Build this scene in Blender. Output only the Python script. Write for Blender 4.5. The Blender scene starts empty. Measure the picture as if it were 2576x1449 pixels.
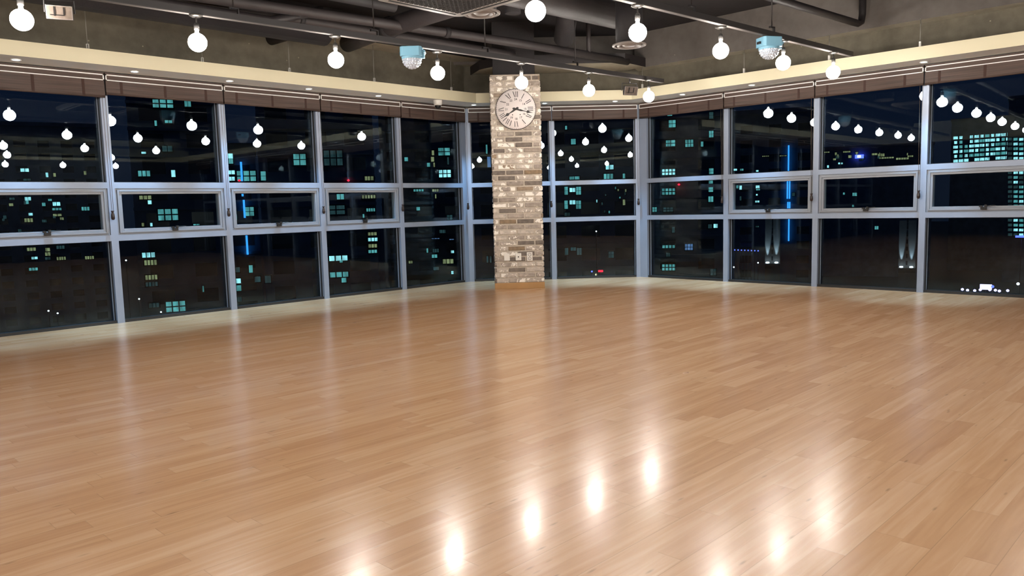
import bpy, bmesh, math, random
from mathutils import Vector, Matrix
random.seed(7)
sc = bpy.context.scene
C = sc.collection
PI = math.pi

# ------------------------------------------------------------------ camera
EYE = Vector((0.0, 0.0, 1.1734))
FWD = Vector((0.7069, 0.6993, -0.1059)).normalized()
RGT = Vector((0.7011, -0.7126, -0.0257)); RGT = (RGT - FWD * RGT.dot(FWD)).normalized()
UPV = RGT.cross(FWD).normalized()
FPX = 1948.07
cam_d = bpy.data.cameras.new('camera')
cam = bpy.data.objects.new('camera', cam_d); C.objects.link(cam)
cam_d.sensor_width = 36.0
cam_d.lens = FPX / 2576.0 * 36.0
cam_d.clip_start = 0.05; cam_d.clip_end = 3000
M = Matrix((RGT, UPV, -FWD)).transposed().to_4x4(); M.translation = EYE
cam.matrix_world = M
sc.camera = cam

# ------------------------------------------------------------------ light, world, exposure
sc.view_settings.view_transform = 'Standard'
sc.view_settings.look = 'None'
sc.view_settings.gamma = 1.0
sc.view_settings.use_curve_mapping = False
sc.view_settings.exposure = 0.12
BULB_L = 136.0
w = bpy.data.worlds.new('night'); sc.world = w; w.use_nodes = True
nt = w.node_tree; nt.nodes.clear()
wo = nt.nodes.new('ShaderNodeOutputWorld'); bg = nt.nodes.new('ShaderNodeBackground')
tc = nt.nodes.new('ShaderNodeTexCoord'); sx = nt.nodes.new('ShaderNodeSeparateXYZ')
rp = nt.nodes.new('ShaderNodeValToRGB')
nt.links.new(tc.outputs['Generated'], sx.inputs[0]); nt.links.new(sx.outputs['Z'], rp.inputs[0])
rp.color_ramp.elements[0].position = 0.0; rp.color_ramp.elements[0].color = (0.0038, 0.0068, 0.0150, 1)
rp.color_ramp.elements[1].position = 0.35; rp.color_ramp.elements[1].color = (0.0034, 0.0075, 0.0230, 1)
nt.links.new(rp.outputs[0], bg.inputs[0]); bg.inputs[1].default_value = 1.0
nt.links.new(bg.outputs[0], wo.inputs[0])

# ------------------------------------------------------------------ room measures
CL = Vector((8.149, 8.989)); CR = Vector((10.092, 7.122))
YW = 8.989; XW = 10.092
XMIN = -4.826; YMIN = -5.40
CD = (CR - CL).normalized(); CN = Vector((-CD.y, CD.x)) * 1.0   # CN points outwards
if CN.dot(Vector((1, 1))) < 0: CN = -CN
ZC = 3.68; ZS0 = 2.69; ZS1 = 2.832
ZB0, ZB1 = 0.900, 0.967; ZA0, ZA1 = 1.468, 1.533

# ------------------------------------------------------------------ materials
MATS = {}
def nm(name):
    m = bpy.data.materials.new(name); m.use_nodes = True
    b = m.node_tree.nodes['Principled BSDF']; MATS[name] = m
    return m, m.node_tree, b
def N(t, kind, **kw):
    n = t.nodes.new(kind)
    for k, v in kw.items():
        if k in n.inputs: n.inputs[k].default_value = v
        else: setattr(n, k, v)
    return n
def simple(name, col, rough=0.5, metal=0.0, spec=0.5, var=0.0, scale=8.0, bump=0.0, bscale=60.0):
    m, t, b = nm(name)
    b.inputs['Roughness'].default_value = rough; b.inputs['Metallic'].default_value = metal
    b.inputs['Specular IOR Level'].default_value = spec
    b.inputs['Base Color'].default_value = (*col, 1)
    if var or bump:
        tc = N(t, 'ShaderNodeTexCoord')
    if var:
        no = N(t, 'ShaderNodeTexNoise'); no.inputs['Scale'].default_value = scale; no.inputs['Detail'].default_value = 6
        t.links.new(tc.outputs['Object'], no.inputs['Vector'])
        r = N(t, 'ShaderNodeValToRGB')
        r.color_ramp.elements[0].position = 0.3; r.color_ramp.elements[1].position = 0.7
        r.color_ramp.elements[0].color = (*[c * (1 - var) for c in col], 1)
        r.color_ramp.elements[1].color = (*[min(1, c * (1 + var)) for c in col], 1)
        t.links.new(no.outputs['Fac'], r.inputs[0]); t.links.new(r.outputs[0], b.inputs['Base Color'])
    if bump:
        n2 = N(t, 'ShaderNodeTexNoise'); n2.inputs['Scale'].default_value = bscale; n2.inputs['Detail'].default_value = 5
        t.links.new(tc.outputs['Object'], n2.inputs['Vector'])
        bp = N(t, 'ShaderNodeBump'); bp.inputs['Strength'].default_value = bump; bp.inputs['Distance'].default_value = 0.01
        t.links.new(n2.outputs['Fac'], bp.inputs['Height']); t.links.new(bp.outputs[0], b.inputs['Normal'])
    return m
def emit(name, col, strength):
    m = bpy.data.materials.new(name); m.use_nodes = True; t = m.node_tree; t.nodes.clear()
    o = t.nodes.new('ShaderNodeOutputMaterial'); e = t.nodes.new('ShaderNodeEmission')
    e.inputs[0].default_value = (*col, 1); e.inputs[1].default_value = strength
    t.links.new(e.outputs[0], o.inputs[0]); MATS[name] = m
    return m

simple('aluminium', (0.29, 0.34, 0.44), 0.42, 0.25, var=0.05, scale=3)
simple('sash_metal', (0.26, 0.28, 0.32), 0.45, 0.15)
simple('gasket', (0.018, 0.017, 0.018), 0.5)
simple('white_metal', (0.85, 0.85, 0.84), 0.3)
simple('cream_paint', (0.72, 0.66, 0.47), 0.6, var=0.03, scale=2)
simple('soffit_paint', (0.72, 0.73, 0.72), 0.7)
simple('dark_paint', (0.010, 0.0072, 0.0085), 0.75, var=0.25, scale=5, bump=0.3, bscale=40)
simple('pipe_paint', (0.018, 0.014, 0.015), 0.55, var=0.15, scale=6, bump=0.15, bscale=50)
simple('pipe_grey', (0.028, 0.022, 0.0225), 0.6, var=0.15, scale=6, bump=0.2, bscale=30)
simple('track_black', (0.022, 0.019, 0.020), 0.45)
simple('track_grey', (0.09, 0.08, 0.075), 0.5)
simple('chrome', (0.08, 0.075, 0.07), 0.35, 0.7)
simple('socket_black', (0.03, 0.028, 0.027), 0.4)
simple('dark_plastic', (0.010, 0.009, 0.009), 0.35)
simple('wood_pull', (0.022, 0.011, 0.009), 0.35)
simple('cord', (0.10, 0.07, 0.05), 0.8)
simple('blue_plastic', (0.145, 0.325, 0.44), 0.5)
simple('cloth_tape', (0.045, 0.020, 0.014), 0.8)
simple('clock_face', (0.80, 0.72, 0.70), 0.5)
simple('black_ink', (0.018, 0.014, 0.013), 0.5)
simple('plate', (0.80, 0.76, 0.70), 0.35)
simple('ac_plastic', (0.17, 0.145, 0.13), 0.55)
simple('grille_dark', (0.010, 0.009, 0.009), 0.8, spec=0.1)
simple('grille_grey', (0.040, 0.035, 0.034), 0.75, spec=0.15)
simple('camera_white', (0.78, 0.75, 0.70), 0.4)
simple('wood_base', (0.42, 0.23, 0.09), 0.35, var=0.1, scale=4)
simple('back_paint', (0.05, 0.05, 0.055), 0.6)
simple('beige_paint', (0.82, 0.78, 0.60), 0.7, var=0.05, scale=1)
simple('rod_metal', (0.30, 0.28, 0.25), 0.45, 0.5)
simple('mortar', (0.50, 0.43, 0.355), 0.9, var=0.12, scale=30, bump=0.6, bscale=120)
simple('asphalt', (0.03, 0.03, 0.034), 0.8)
simple('facade_dark', (0.16, 0.20, 0.26), 0.8, var=0.2, scale=0.4)
simple('facade_grey', (0.30, 0.32, 0.36), 0.8, var=0.2, scale=0.3)
simple('facade_frame', (0.02, 0.022, 0.028), 0.6)
simple('facade_glass', (0.02, 0.025, 0.035), 0.15)
simple('pier_concrete', (0.22, 0.22, 0.22), 0.85, var=0.1, scale=0.5)
simple('reflector', (0.11, 0.085, 0.07), 0.4, 0.0, var=0.25, scale=25)
emit('bulb_glow', (1.0, 0.935, 0.85), BULB_L)
emit('downlight_glow', (0.72, 0.90, 1.0), 9.0)
emit('red_glow', (1.0, 0.01, 0.03), 3.0)
emit('blue_neon', (0.04, 0.34, 1.0), 1.4)
emit('blue_lamp', (0.08, 0.12, 1.0), 3.0)
emit('violet_lamp', (0.55, 0.5, 1.0), 3.0)
emit('white_lamp', (0.85, 0.95, 1.0), 4.0)
emit('warm_lamp', (1.0, 0.85, 0.5), 1.2)

def m_concrete(name, c1, c2, streak=0.5):
    m, t, b = nm(name)
    tc = N(t, 'ShaderNodeTexCoord')
    n1 = N(t, 'ShaderNodeTexNoise'); n1.inputs['Scale'].default_value = 1.3; n1.inputs['Detail'].default_value = 8; n1.inputs['Roughness'].default_value = 0.65
    n2 = N(t, 'ShaderNodeTexNoise'); n2.inputs['Scale'].default_value = 9; n2.inputs['Detail'].default_value = 8
    vo = N(t, 'ShaderNodeTexVoronoi'); vo.inputs['Scale'].default_value = 5.5
    for n in (n1, n2, vo): t.links.new(tc.outputs['Object'], n.inputs['Vector'])
    ad = N(t, 'ShaderNodeMath', operation='MULTIPLY_ADD'); t.links.new(n2.outputs['Fac'], ad.inputs[0]); ad.inputs[1].default_value = streak
    t.links.new(n1.outputs['Fac'], ad.inputs[2])
    r = N(t, 'ShaderNodeValToRGB'); r.color_ramp.elements[0].position = 0.55; r.color_ramp.elements[1].position = 0.95
    r.color_ramp.elements[0].color = (*c1, 1); r.color_ramp.elements[1].color = (*c2, 1)
    t.links.new(ad.outputs[0], r.inputs[0])
    # small pale chips
    lt = N(t, 'ShaderNodeMath', operation='LESS_THAN'); t.links.new(vo.outputs['Distance'], lt.inputs[0]); lt.inputs[1].default_value = 0.045
    mx = N(t, 'ShaderNodeMixRGB'); t.links.new(lt.outputs[0], mx.inputs[0]); t.links.new(r.outputs[0], mx.inputs[1])
    mx.inputs[2].default_value = (*[min(1, c * 1.9) for c in c2], 1)
    t.links.new(mx.outputs[0], b.inputs['Base Color'])
    b.inputs['Roughness'].default_value = 0.85
    bp = N(t, 'ShaderNodeBump'); bp.inputs['Strength'].default_value = 0.4; bp.inputs['Distance'].default_value = 0.02
    t.links.new(ad.outputs[0], bp.inputs['Height']); t.links.new(bp.outputs[0], b.inputs['Normal'])
    return m
m_concrete('concrete', (0.085, 0.074, 0.054), (0.150, 0.130, 0.095))
m_concrete('concrete_light', (0.32, 0.29, 0.23), (0.45, 0.41, 0.32))
m_concrete('concrete_beam', (0.085, 0.073, 0.066), (0.125, 0.110, 0.100))

def m_glass(name, ior, tint):
    m = bpy.data.materials.new(name); m.use_nodes = True; t = m.node_tree; t.nodes.clear(); MATS[name] = m
    o = N(t, 'ShaderNodeOutputMaterial'); tr = N(t, 'ShaderNodeBsdfTransparent'); gl = N(t, 'ShaderNodeBsdfGlossy')
    tr.inputs[0].default_value = (*tint, 1); gl.inputs[0].default_value = (0.78, 0.90, 1.0, 1); gl.inputs['Roughness'].default_value = 0.0
    fr = N(t, 'ShaderNodeFresnel'); ge = N(t, 'ShaderNodeNewGeometry')
    mr = N(t, 'ShaderNodeMapRange'); mr.inputs['To Min'].default_value = ior; mr.inputs['To Max'].default_value = 1.0 / ior    # same reflectance from either face of the thin pane
    t.links.new(ge.outputs['Backfacing'], mr.inputs['Value']); t.links.new(mr.outputs[0], fr.inputs[0])
    mx = N(t, 'ShaderNodeMixShader'); t.links.new(fr.outputs[0], mx.inputs[0]); t.links.new(tr.outputs[0], mx.inputs[1]); t.links.new(gl.outputs[0], mx.inputs[2])
    t.links.new(mx.outputs[0], o.inputs[0])
m_glass('window_glass', 1.44, (0.86, 0.93, 0.95))

def m_floor():
    m, t, b = nm('floor_wood')
    L = t.links
    tc = N(t, 'ShaderNodeTexCoord'); sp = N(t, 'ShaderNodeSeparateXYZ'); L.new(tc.outputs['Object'], sp.inputs[0])
    def mt(op, a, bb=None, c=None):
        n = N(t, 'ShaderNodeMath', operation=op)
        for i, v in enumerate((a, bb, c)):
            if v is None: continue
            if isinstance(v, (int, float)): n.inputs[i].default_value = v
            else: L.new(v, n.inputs[i])
        return n.outputs[0]
    W_, L_ = 0.095, 0.84
    ry = mt('DIVIDE', sp.outputs['Y'], W_); row = mt('FLOOR', ry); fy = mt('FRACT', ry)
    wn = N(t, 'ShaderNodeTexWhiteNoise', noise_dimensions='1D'); L.new(row, wn.inputs['W'])
    rx = mt('ADD', mt('DIVIDE', sp.outputs['X'], L_), mt('MULTIPLY', wn.outputs['Value'], 7.3))
    col = mt('FLOOR', rx); fx = mt('FRACT', rx)
    cb = N(t, 'ShaderNodeCombineXYZ'); L.new(row, cb.inputs[0]); L.new(col, cb.inputs[1])
    w2 = N(t, 'ShaderNodeTexWhiteNoise', noise_dimensions='3D'); L.new(cb.outputs[0], w2.inputs['Vector'])
    # grain
    mp = N(t, 'ShaderNodeMapping'); mp.inputs['Scale'].default_value = (1.6, 26, 1); L.new(tc.outputs['Object'], mp.inputs['Vector'])
    off = N(t, 'ShaderNodeVectorMath', operation='ADD'); L.new(mp.outputs[0], off.inputs[0])
    sc_ = N(t, 'ShaderNodeVectorMath', operation='SCALE'); L.new(w2.outputs['Color'], sc_.inputs[0]); sc_.inputs['Scale'].default_value = 30
    L.new(sc_.outputs[0], off.inputs[1])
    g = N(t, 'ShaderNodeTexNoise'); g.inputs['Scale'].default_value = 1.0; g.inputs['Detail'].default_value = 6; g.inputs['Distortion'].default_value = 0.8
    L.new(off.outputs[0], g.inputs['Vector'])
    ramp = N(t, 'ShaderNodeValToRGB')
    e = ramp.color_ramp.elements; e[0].position = 0.0; e[1].position = 1.0
    e[0].color = (0.46, 0.228, 0.105, 1); e[1].color = (0.74, 0.485, 0.295, 1)
    k = ramp.color_ramp.elements.new(0.5); k.color = (0.60, 0.34, 0.175, 1)
    f = mt('SUBTRACT', mt('ADD', mt('MULTIPLY', w2.outputs['Value'], 0.36), mt('MULTIPLY', g.outputs['Fac'], 0.85)), 0.09)
    L.new(f, ramp.inputs[0])
    # knots
    mp2 = N(t, 'ShaderNodeMapping'); mp2.inputs['Scale'].default_value = (3.6, 15, 1); L.new(tc.outputs['Object'], mp2.inputs['Vector'])
    vo = N(t, 'ShaderNodeTexVoronoi'); vo.inputs['Scale'].default_value = 1.0; L.new(mp2.outputs[0], vo.inputs['Vector'])
    kn = N(t, 'ShaderNodeMapRange'); kn.inputs['From Min'].default_value = 0.02; kn.inputs['From Max'].default_value = 0.11
    kn.inputs['To Min'].default_value = 0.66; kn.inputs['To Max'].default_value = 1.0; L.new(vo.outputs['Distance'], kn.inputs['Value'])
    # seams
    s1 = mt('LESS_THAN', mt('ABSOLUTE', mt('SUBTRACT', mt('FRACT', mt('DIVIDE', sp.outputs['Y'], 2 * W_)), 0.5)), 0.492)
    s2 = mt('GREATER_THAN', fx, 0.0035)
    sm = mt('ADD', mt('MULTIPLY', mt('MULTIPLY', s1, s2), 0.16), 0.84)
    s3 = mt('ADD', mt('MULTIPLY', mt('GREATER_THAN', fy, 0.012), 0.08), 0.92)
    tot = mt('MULTIPLY', mt('MULTIPLY', sm, s3), kn.outputs[0])
    mx = N(t, 'ShaderNodeMixRGB', blend_type='MULTIPLY'); mx.inputs[0].default_value = 1.0
    L.new(ramp.outputs[0], mx.inputs[1]); L.new(tot, mx.inputs[2])
    L.new(mx.outputs[0], b.inputs['Base Color'])
    rn = N(t, 'ShaderNodeTexNoise'); rn.inputs['Scale'].default_value = 0.5; rn.inputs['Detail'].default_value = 3; L.new(tc.outputs['Object'], rn.inputs['Vector'])
    rr = N(t, 'ShaderNodeMapRange'); rr.inputs['To Min'].default_value = 0.185; rr.inputs['To Max'].default_value = 0.275
    L.new(mt('ADD', rn.outputs['Fac'], mt('MULTIPLY', w2.outputs['Value'], 0.15)), rr.inputs['Value']); 
    b.inputs['Specular IOR Level'].default_value = 1.0
    b.inputs['Coat Roughness'].default_value = 0.11
    # the varnish is worn on the far right side of the room, glossier elsewhere, and differs from board to board
    wd = N(t, 'ShaderNodeMapRange'); wd.interpolation_type = 'SMOOTHSTEP'; wd.inputs['From Min'].default_value = -2.2; wd.inputs['From Max'].default_value = 0.6; wd.inputs['To Min'].default_value = 0.02; wd.inputs['To Max'].default_value = 0.24
    L.new(mt('SUBTRACT', sp.outputs['Y'], mt('MULTIPLY', sp.outputs['X'], 1.0)), wd.inputs['Value'])
    L.new(mt('MULTIPLY', wd.outputs[0], mt('ADD', mt('MULTIPLY', w2.outputs['Value'], 0.8), 0.6)), b.inputs['Coat Weight'])
    L.new(mt('ADD', rr.outputs[0], mt('MULTIPLY', mt('SUBTRACT', 0.24, wd.outputs[0]), 0.06)), b.inputs['Roughness'])
    bp = N(t, 'ShaderNodeBump'); bp.inputs['Strength'].default_value = 0.35; bp.inputs['Distance'].default_value = 0.0012
    L.new(mt('MULTIPLY', s1, s2), bp.inputs['Height'])
    # every board lies at its own very slight tilt
    sb = N(t, 'ShaderNodeVectorMath', operation='SUBTRACT'); L.new(w2.outputs['Color'], sb.inputs[0]); sb.inputs[1].default_value = (0.5, 0.5, 0.5)
    ms = N(t, 'ShaderNodeVectorMath', operation='MULTIPLY'); L.new(sb.outputs[0], ms.inputs[0]); ms.inputs[1].default_value = (0.006, 0.006, 0)
    av = N(t, 'ShaderNodeVectorMath', operation='ADD'); L.new(bp.outputs[0], av.inputs[0]); L.new(ms.outputs[0], av.inputs[1])
    nv = N(t, 'ShaderNodeVectorMath', operation='NORMALIZE'); L.new(av.outputs[0], nv.inputs[0]); L.new(nv.outputs[0], b.inputs['Normal']); L.new(nv.outputs[0], b.inputs['Coat Normal'])
m_floor()

def m_brick():
    m, t, b = nm('brick'); L = t.links
    at = N(t, 'ShaderNodeAttribute', attribute_name='tone'); tc = N(t, 'ShaderNodeTexCoord')
    ramp = N(t, 'ShaderNodeValToRGB'); e = ramp.color_ramp.elements
    e[0].position = 0.0; e[0].color = (0.16, 0.130, 0.11, 1); e[1].position = 1.0; e[1].color = (0.60, 0.53, 0.46, 1)
    for p, c in ((0.17, (0.20, 0.165, 0.14)), (0.2, (0.30, 0.19, 0.09)), (0.25, (0.32, 0.265, 0.225)), (0.55, (0.44, 0.375, 0.32))):
        k = ramp.color_ramp.elements.new(p); k.color = (*c, 1)
    L.new(at.outputs['Fac'], ramp.inputs[0])
    n1 = N(t, 'ShaderNodeTexNoise'); n1.inputs['Scale'].default_value = 18; n1.inputs['Detail'].default_value = 7; L.new(tc.outputs['Object'], n1.inputs['Vector'])
    mr = N(t, 'ShaderNodeMapRange'); mr.inputs['From Min'].default_value = 0.3; mr.inputs['From Max'].default_value = 0.7; mr.inputs['To Min'].default_value = 0.72; mr.inputs['To Max'].default_value = 1.25
    L.new(n1.outputs['Fac'], mr.inputs['Value'])
    mu = N(t, 'ShaderNodeMixRGB', blend_type='MULTIPLY'); mu.inputs[0].default_value = 1; L.new(ramp.outputs[0], mu.inputs[1]); L.new(mr.outputs[0], mu.inputs[2])
    # flaking white paint, more on some bricks
    a2 = N(t, 'ShaderNodeAttribute', attribute_name='paint')
    n2 = N(t, 'ShaderNodeTexNoise'); n2.inputs['Scale'].default_value = 11; n2.inputs['Detail'].default_value = 4; n2.inputs['Distortion'].default_value = 1.2; L.new(tc.outputs['Object'], n2.inputs['Vector'])
    ad = N(t, 'ShaderNodeMath', operation='ADD'); L.new(n2.outputs['Fac'], ad.inputs[0]); L.new(a2.outputs['Fac'], ad.inputs[1])
    gt = N(t, 'ShaderNodeMapRange'); gt.inputs['From Min'].default_value = 0.60; gt.inputs['From Max'].default_value = 0.64; L.new(ad.outputs[0], gt.inputs['Value'])
    mx = N(t, 'ShaderNodeMixRGB'); L.new(gt.outputs[0], mx.inputs[0]); L.new(mu.outputs[0], mx.inputs[1]); mx.inputs[2].default_value = (0.92, 0.86, 0.78, 1)
    L.new(mx.outputs[0], b.inputs['Base Color']); b.inputs['Roughness'].default_value = 0.85
    bp = N(t, 'ShaderNodeBump'); bp.inputs['Strength'].default_value = 0.5; bp.inputs['Distance'].default_value = 0.006
    L.new(n1.outputs['Fac'], bp.inputs['Height']); L.new(bp.outputs[0], b.inputs['Normal'])
m_brick()

def m_shade():
    m, t, b = nm('woven_shade'); L = t.links
    tc = N(t, 'ShaderNodeTexCoord'); mp = N(t, 'ShaderNodeMapping'); mp.inputs['Scale'].default_value = (1.5, 1.5, 130); L.new(tc.outputs['Object'], mp.inputs['Vector'])
    n = N(t, 'ShaderNodeTexNoise'); n.inputs['Scale'].default_value = 1.0; n.inputs['Detail'].default_value = 4; L.new(mp.outputs[0], n.inputs['Vector'])
    r = N(t, 'ShaderNodeValToRGB'); r.color_ramp.elements[0].position = 0.3; r.color_ramp.elements[1].position = 0.75
    r.color_ramp.elements[0].color = (0.045, 0.026, 0.020, 1); r.color_ramp.elements[1].color = (0.105, 0.064, 0.050, 1)
    L.new(n.outputs['Fac'], r.inputs[0]); L.new(r.outputs[0], b.inputs['Base Color']); b.inputs['Roughness'].default_value = 0.6
    bp = N(t, 'ShaderNodeBump'); bp.inputs['Strength'].default_value = 0.4; bp.inputs['Distance'].default_value = 0.003
    L.new(n.outputs['Fac'], bp.inputs['Height']); L.new(bp.outputs[0], b.inputs['Normal'])
m_shade()
def m_crystal():
    m, t, b = nm('crystal')
    b.inputs['Base Color'].default_value = (0.66, 0.74, 0.86, 1); b.inputs['Roughness'].default_value = 0.06
    b.inputs['Metallic'].default_value = 0.35; b.inputs['Specular IOR Level'].default_value = 0.9
m_crystal()

def m_lit(name, col, s):
    """a lit room behind a curtain: emission with folds and a darker lower part of furniture"""
    m = bpy.data.materials.new(name); m.use_nodes = True; t = m.node_tree; t.nodes.clear(); MATS[name] = m
    o = N(t, 'ShaderNodeOutputMaterial'); e = N(t, 'ShaderNodeEmission')
    tc = N(t, 'ShaderNodeTexCoord'); mp = N(t, 'ShaderNodeMapping'); mp.inputs['Scale'].default_value = (1.6, 1.6, 0.5); t.links.new(tc.outputs['Object'], mp.inputs['Vector'])
    n = N(t, 'ShaderNodeTexNoise'); n.inputs['Scale'].default_value = 1.0; n.inputs['Detail'].default_value = 3; t.links.new(mp.outputs[0], n.inputs['Vector'])
    r = N(t, 'ShaderNodeMapRange'); r.inputs['From Min'].default_value = 0.3; r.inputs['From Max'].default_value = 0.7; r.inputs['To Min'].default_value = s * 0.35; r.inputs['To Max'].default_value = s * 1.3
    t.links.new(n.outputs['Fac'], r.inputs['Value']); t.links.new(r.outputs[0], e.inputs[1]); e.inputs[0].default_value = (*col, 1)
    t.links.new(e.outputs[0], o.inputs[0])
m_lit('lit_teal', (0.25, 0.95, 0.95), 0.38)
m_lit('lit_cyan', (0.40, 0.95, 1.0), 1.1)
m_lit('lit_dim', (0.22, 0.55, 0.60), 0.09)
m_lit('lit_warm', (0.75, 0.85, 0.42), 0.30)
m_lit('lit_blue', (0.25, 0.50, 1.0), 0.35)

# ------------------------------------------------------------------ helpers
class MB:
    def __init__(s): s.bm = bmesh.new(); s.mi = 0; s.mats = []
    def mat(s, name):
        if name not in s.mats: s.mats.append(name)
        s.mi = s.mats.index(name); return s
    def _f(s, faces, smooth=False):
        for f in faces: f.material_index = s.mi; f.smooth = smooth
    def box(s, x0, x1, y0, y1, z0, z1, M=None):
        vs = [s.bm.verts.new((x, y, z)) for x in (x0, x1) for y in (y0, y1) for z in (z0, z1)]
        fs = [s.bm.faces.new([vs[i] for i in q]) for q in ((0, 1, 3, 2), (4, 6, 7, 5), (0, 4, 5, 1), (2, 3, 7, 6), (0, 2, 6, 4), (1, 5, 7, 3))]
        s._f(fs)
        if M: bmesh.ops.transform(s.bm, matrix=M, verts=vs)
        return vs
    def prism(s, pts, z0, z1, M=None, smooth=False):
        n = len(pts)
        a = [s.bm.verts.new((p[0], p[1], z0)) for p in pts]; b = [s.bm.verts.new((p[0], p[1], z1)) for p in pts]
        fs = [s.bm.faces.new(list(reversed(a))), s.bm.faces.new(b)]; s._f(fs)
        sd = [s.bm.faces.new((a[i], a[(i + 1) % n], b[(i + 1) % n], b[i])) for i in range(n)]; s._f(sd, smooth)
        if M: bmesh.ops.transform(s.bm, matrix=M, verts=a + b)
        return a + b
    def tube(s, pts, r, seg=12, cap=True, smooth=True):
        pts = [Vector(p) for p in pts]; rings = []
        rs = r if isinstance(r, (list, tuple)) else [r] * len(pts)
        prev = None
        for i, p in enumerate(pts):
            if i == 0: d = pts[1] - pts[0]
            elif i == len(pts) - 1: d = pts[-1] - pts[-2]
            else: d = (pts[i + 1] - p).normalized() + (p - pts[i - 1]).normalized()
            d.normalize()
            if prev is None: u = d.orthogonal().normalized()
            else:
                u = prev - d * prev.dot(d); u.normalize()
            prev = u; v = d.cross(u)
            rings.append([s.bm.verts.new(p + (u * math.cos(2 * PI * k / seg) + v * math.sin(2 * PI * k / seg)) * rs[i]) for k in range(seg)])
        for a, b in zip(rings, rings[1:]):
            s._f([s.bm.faces.new((a[k], a[(k + 1) % seg], b[(k + 1) % seg], b[k])) for k in range(seg)], smooth)
        if cap:
            s._f([s.bm.faces.new(list(reversed(rings[0]))), s.bm.faces.new(rings[-1])])
    def lathe(s, prof, seg=24, M=None, smooth=True, close=False):
        """prof: (r, z) from one end to the other about the z axis"""
        rings = []; allv = []
        for r, z in prof:
            if r < 1e-6: rg = [s.bm.verts.new((0, 0, z))]
            else: rg = [s.bm.verts.new((r * math.cos(2 * PI * k / seg), r * math.sin(2 * PI * k / seg), z)) for k in range(seg)]
            rings.append(rg); allv += rg
        for a, b in zip(rings, rings[1:]):
            for k in range(seg):
                k2 = (k + 1) % seg
                if len(a) == 1 and len(b) == 1: continue
                if len(a) == 1: f = s.bm.faces.new((a[0], b[k2], b[k]))
                elif len(b) == 1: f = s.bm.faces.new((a[k], a[k2], b[0]))
                else: f = s.bm.faces.new((a[k], a[k2], b[k2], b[k]))
                s._f([f], smooth)
        if M: bmesh.ops.transform(s.bm, matrix=M, verts=allv)
        return allv
    def build(s, name, parent=None, bevel=0.0):
        bmesh.ops.recalc_face_normals(s.bm, faces=s.bm.faces)
        me = bpy.data.meshes.new(name); s.bm.to_mesh(me); s.bm.free()
        for m in (s.mats or []): me.materials.append(MATS[m])
        o = bpy.data.objects.new(name, me); C.objects.link(o)
        if parent: o.parent = parent
        if bevel:
            md = o.modifiers.new('bevel', 'BEVEL'); md.width = bevel; md.segments = 2; md.limit_method = 'ANGLE'
        return o
def mb(mat): return MB().mat(mat)
def empty(name, loc=(0, 0, 0), rz=0.0):
    o = bpy.data.objects.new(name, None); C.objects.link(o); o.location = loc; o.rotation_euler = (0, 0, rz); o.empty_display_size = 0.2
    return o
def tag(o, label, cat, group=None):
    o['label'] = label; o['category'] = cat
    if group: o['group'] = group
    return o
def struct(o): o['kind'] = 'structure'; return o
def copy_tree(o, parent=None):
    c = o.copy(); C.objects.link(c); c.parent = parent
    for ch in [x for x in o.children]: copy_tree(ch, c)
    return c
def T(x, y, z): return Matrix.Translation((x, y, z))
def RZ(a): return Matrix.Rotation(a, 4, 'Z')

# ------------------------------------------------------------------ floor and shell
room = [(XMIN, YMIN), (XW, YMIN), (CR.x, CR.y), (CL.x, CL.y), (XMIN, YW)]
def offset_room(d):
    k = CL - CN * d   # d > 0 inwards
    # chamfer line meets y = YW - d and x = XW - d
    a = k + CD * ((YW - d - k.y) / CD.y); b = k + CD * ((XW - d - k.x) / CD.x)
    return [(XMIN + d, YMIN + d), (XW - d, YMIN + d), (b.x, b.y), (a.x, a.y), (XMIN + d, YW - d)]
f = mb('floor_wood'); f.prism(offset_room(-0.10), -0.12, 0.0); struct(f.build('floor'))
f = mb('dark_paint'); f.prism(offset_room(-0.30), ZC, ZC + 0.2); struct(f.build('ceiling'))
# concrete walls above the windows
OUT = offset_room(-0.24); INN = offset_room(0.012)
def wallband(name, i, j, z0, z1, mat, din=0.012):
    A = offset_room(din); B = offset_room(-0.24)
    m = mb(mat); m.prism([A[i], A[j], B[j], B[i]], z0, z1); return struct(m.build(name))
wallband('wall_north', 3, 4, ZS0 - 0.02, 3.345, 'concrete')
wallband('wall_northeast', 2, 3, ZS0 - 0.02, 3.17, 'concrete')
wallband('wall_east', 1, 2, ZS0 - 0.02, 3.17, 'concrete')
# walls behind the camera: dark below, the same soffit and concrete above
for nme, i, j in (('wall_south', 0, 1), ('wall_west', 4, 0)):
    wallband(nme, i, j, 0.0, ZS0, 'back_paint')
    wallband(nme + '_upper', i, j, ZS0, 3.30, 'beige_paint'); wallband(nme + '_top', i, j, 3.30, ZC, 'dark_paint')
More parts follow.
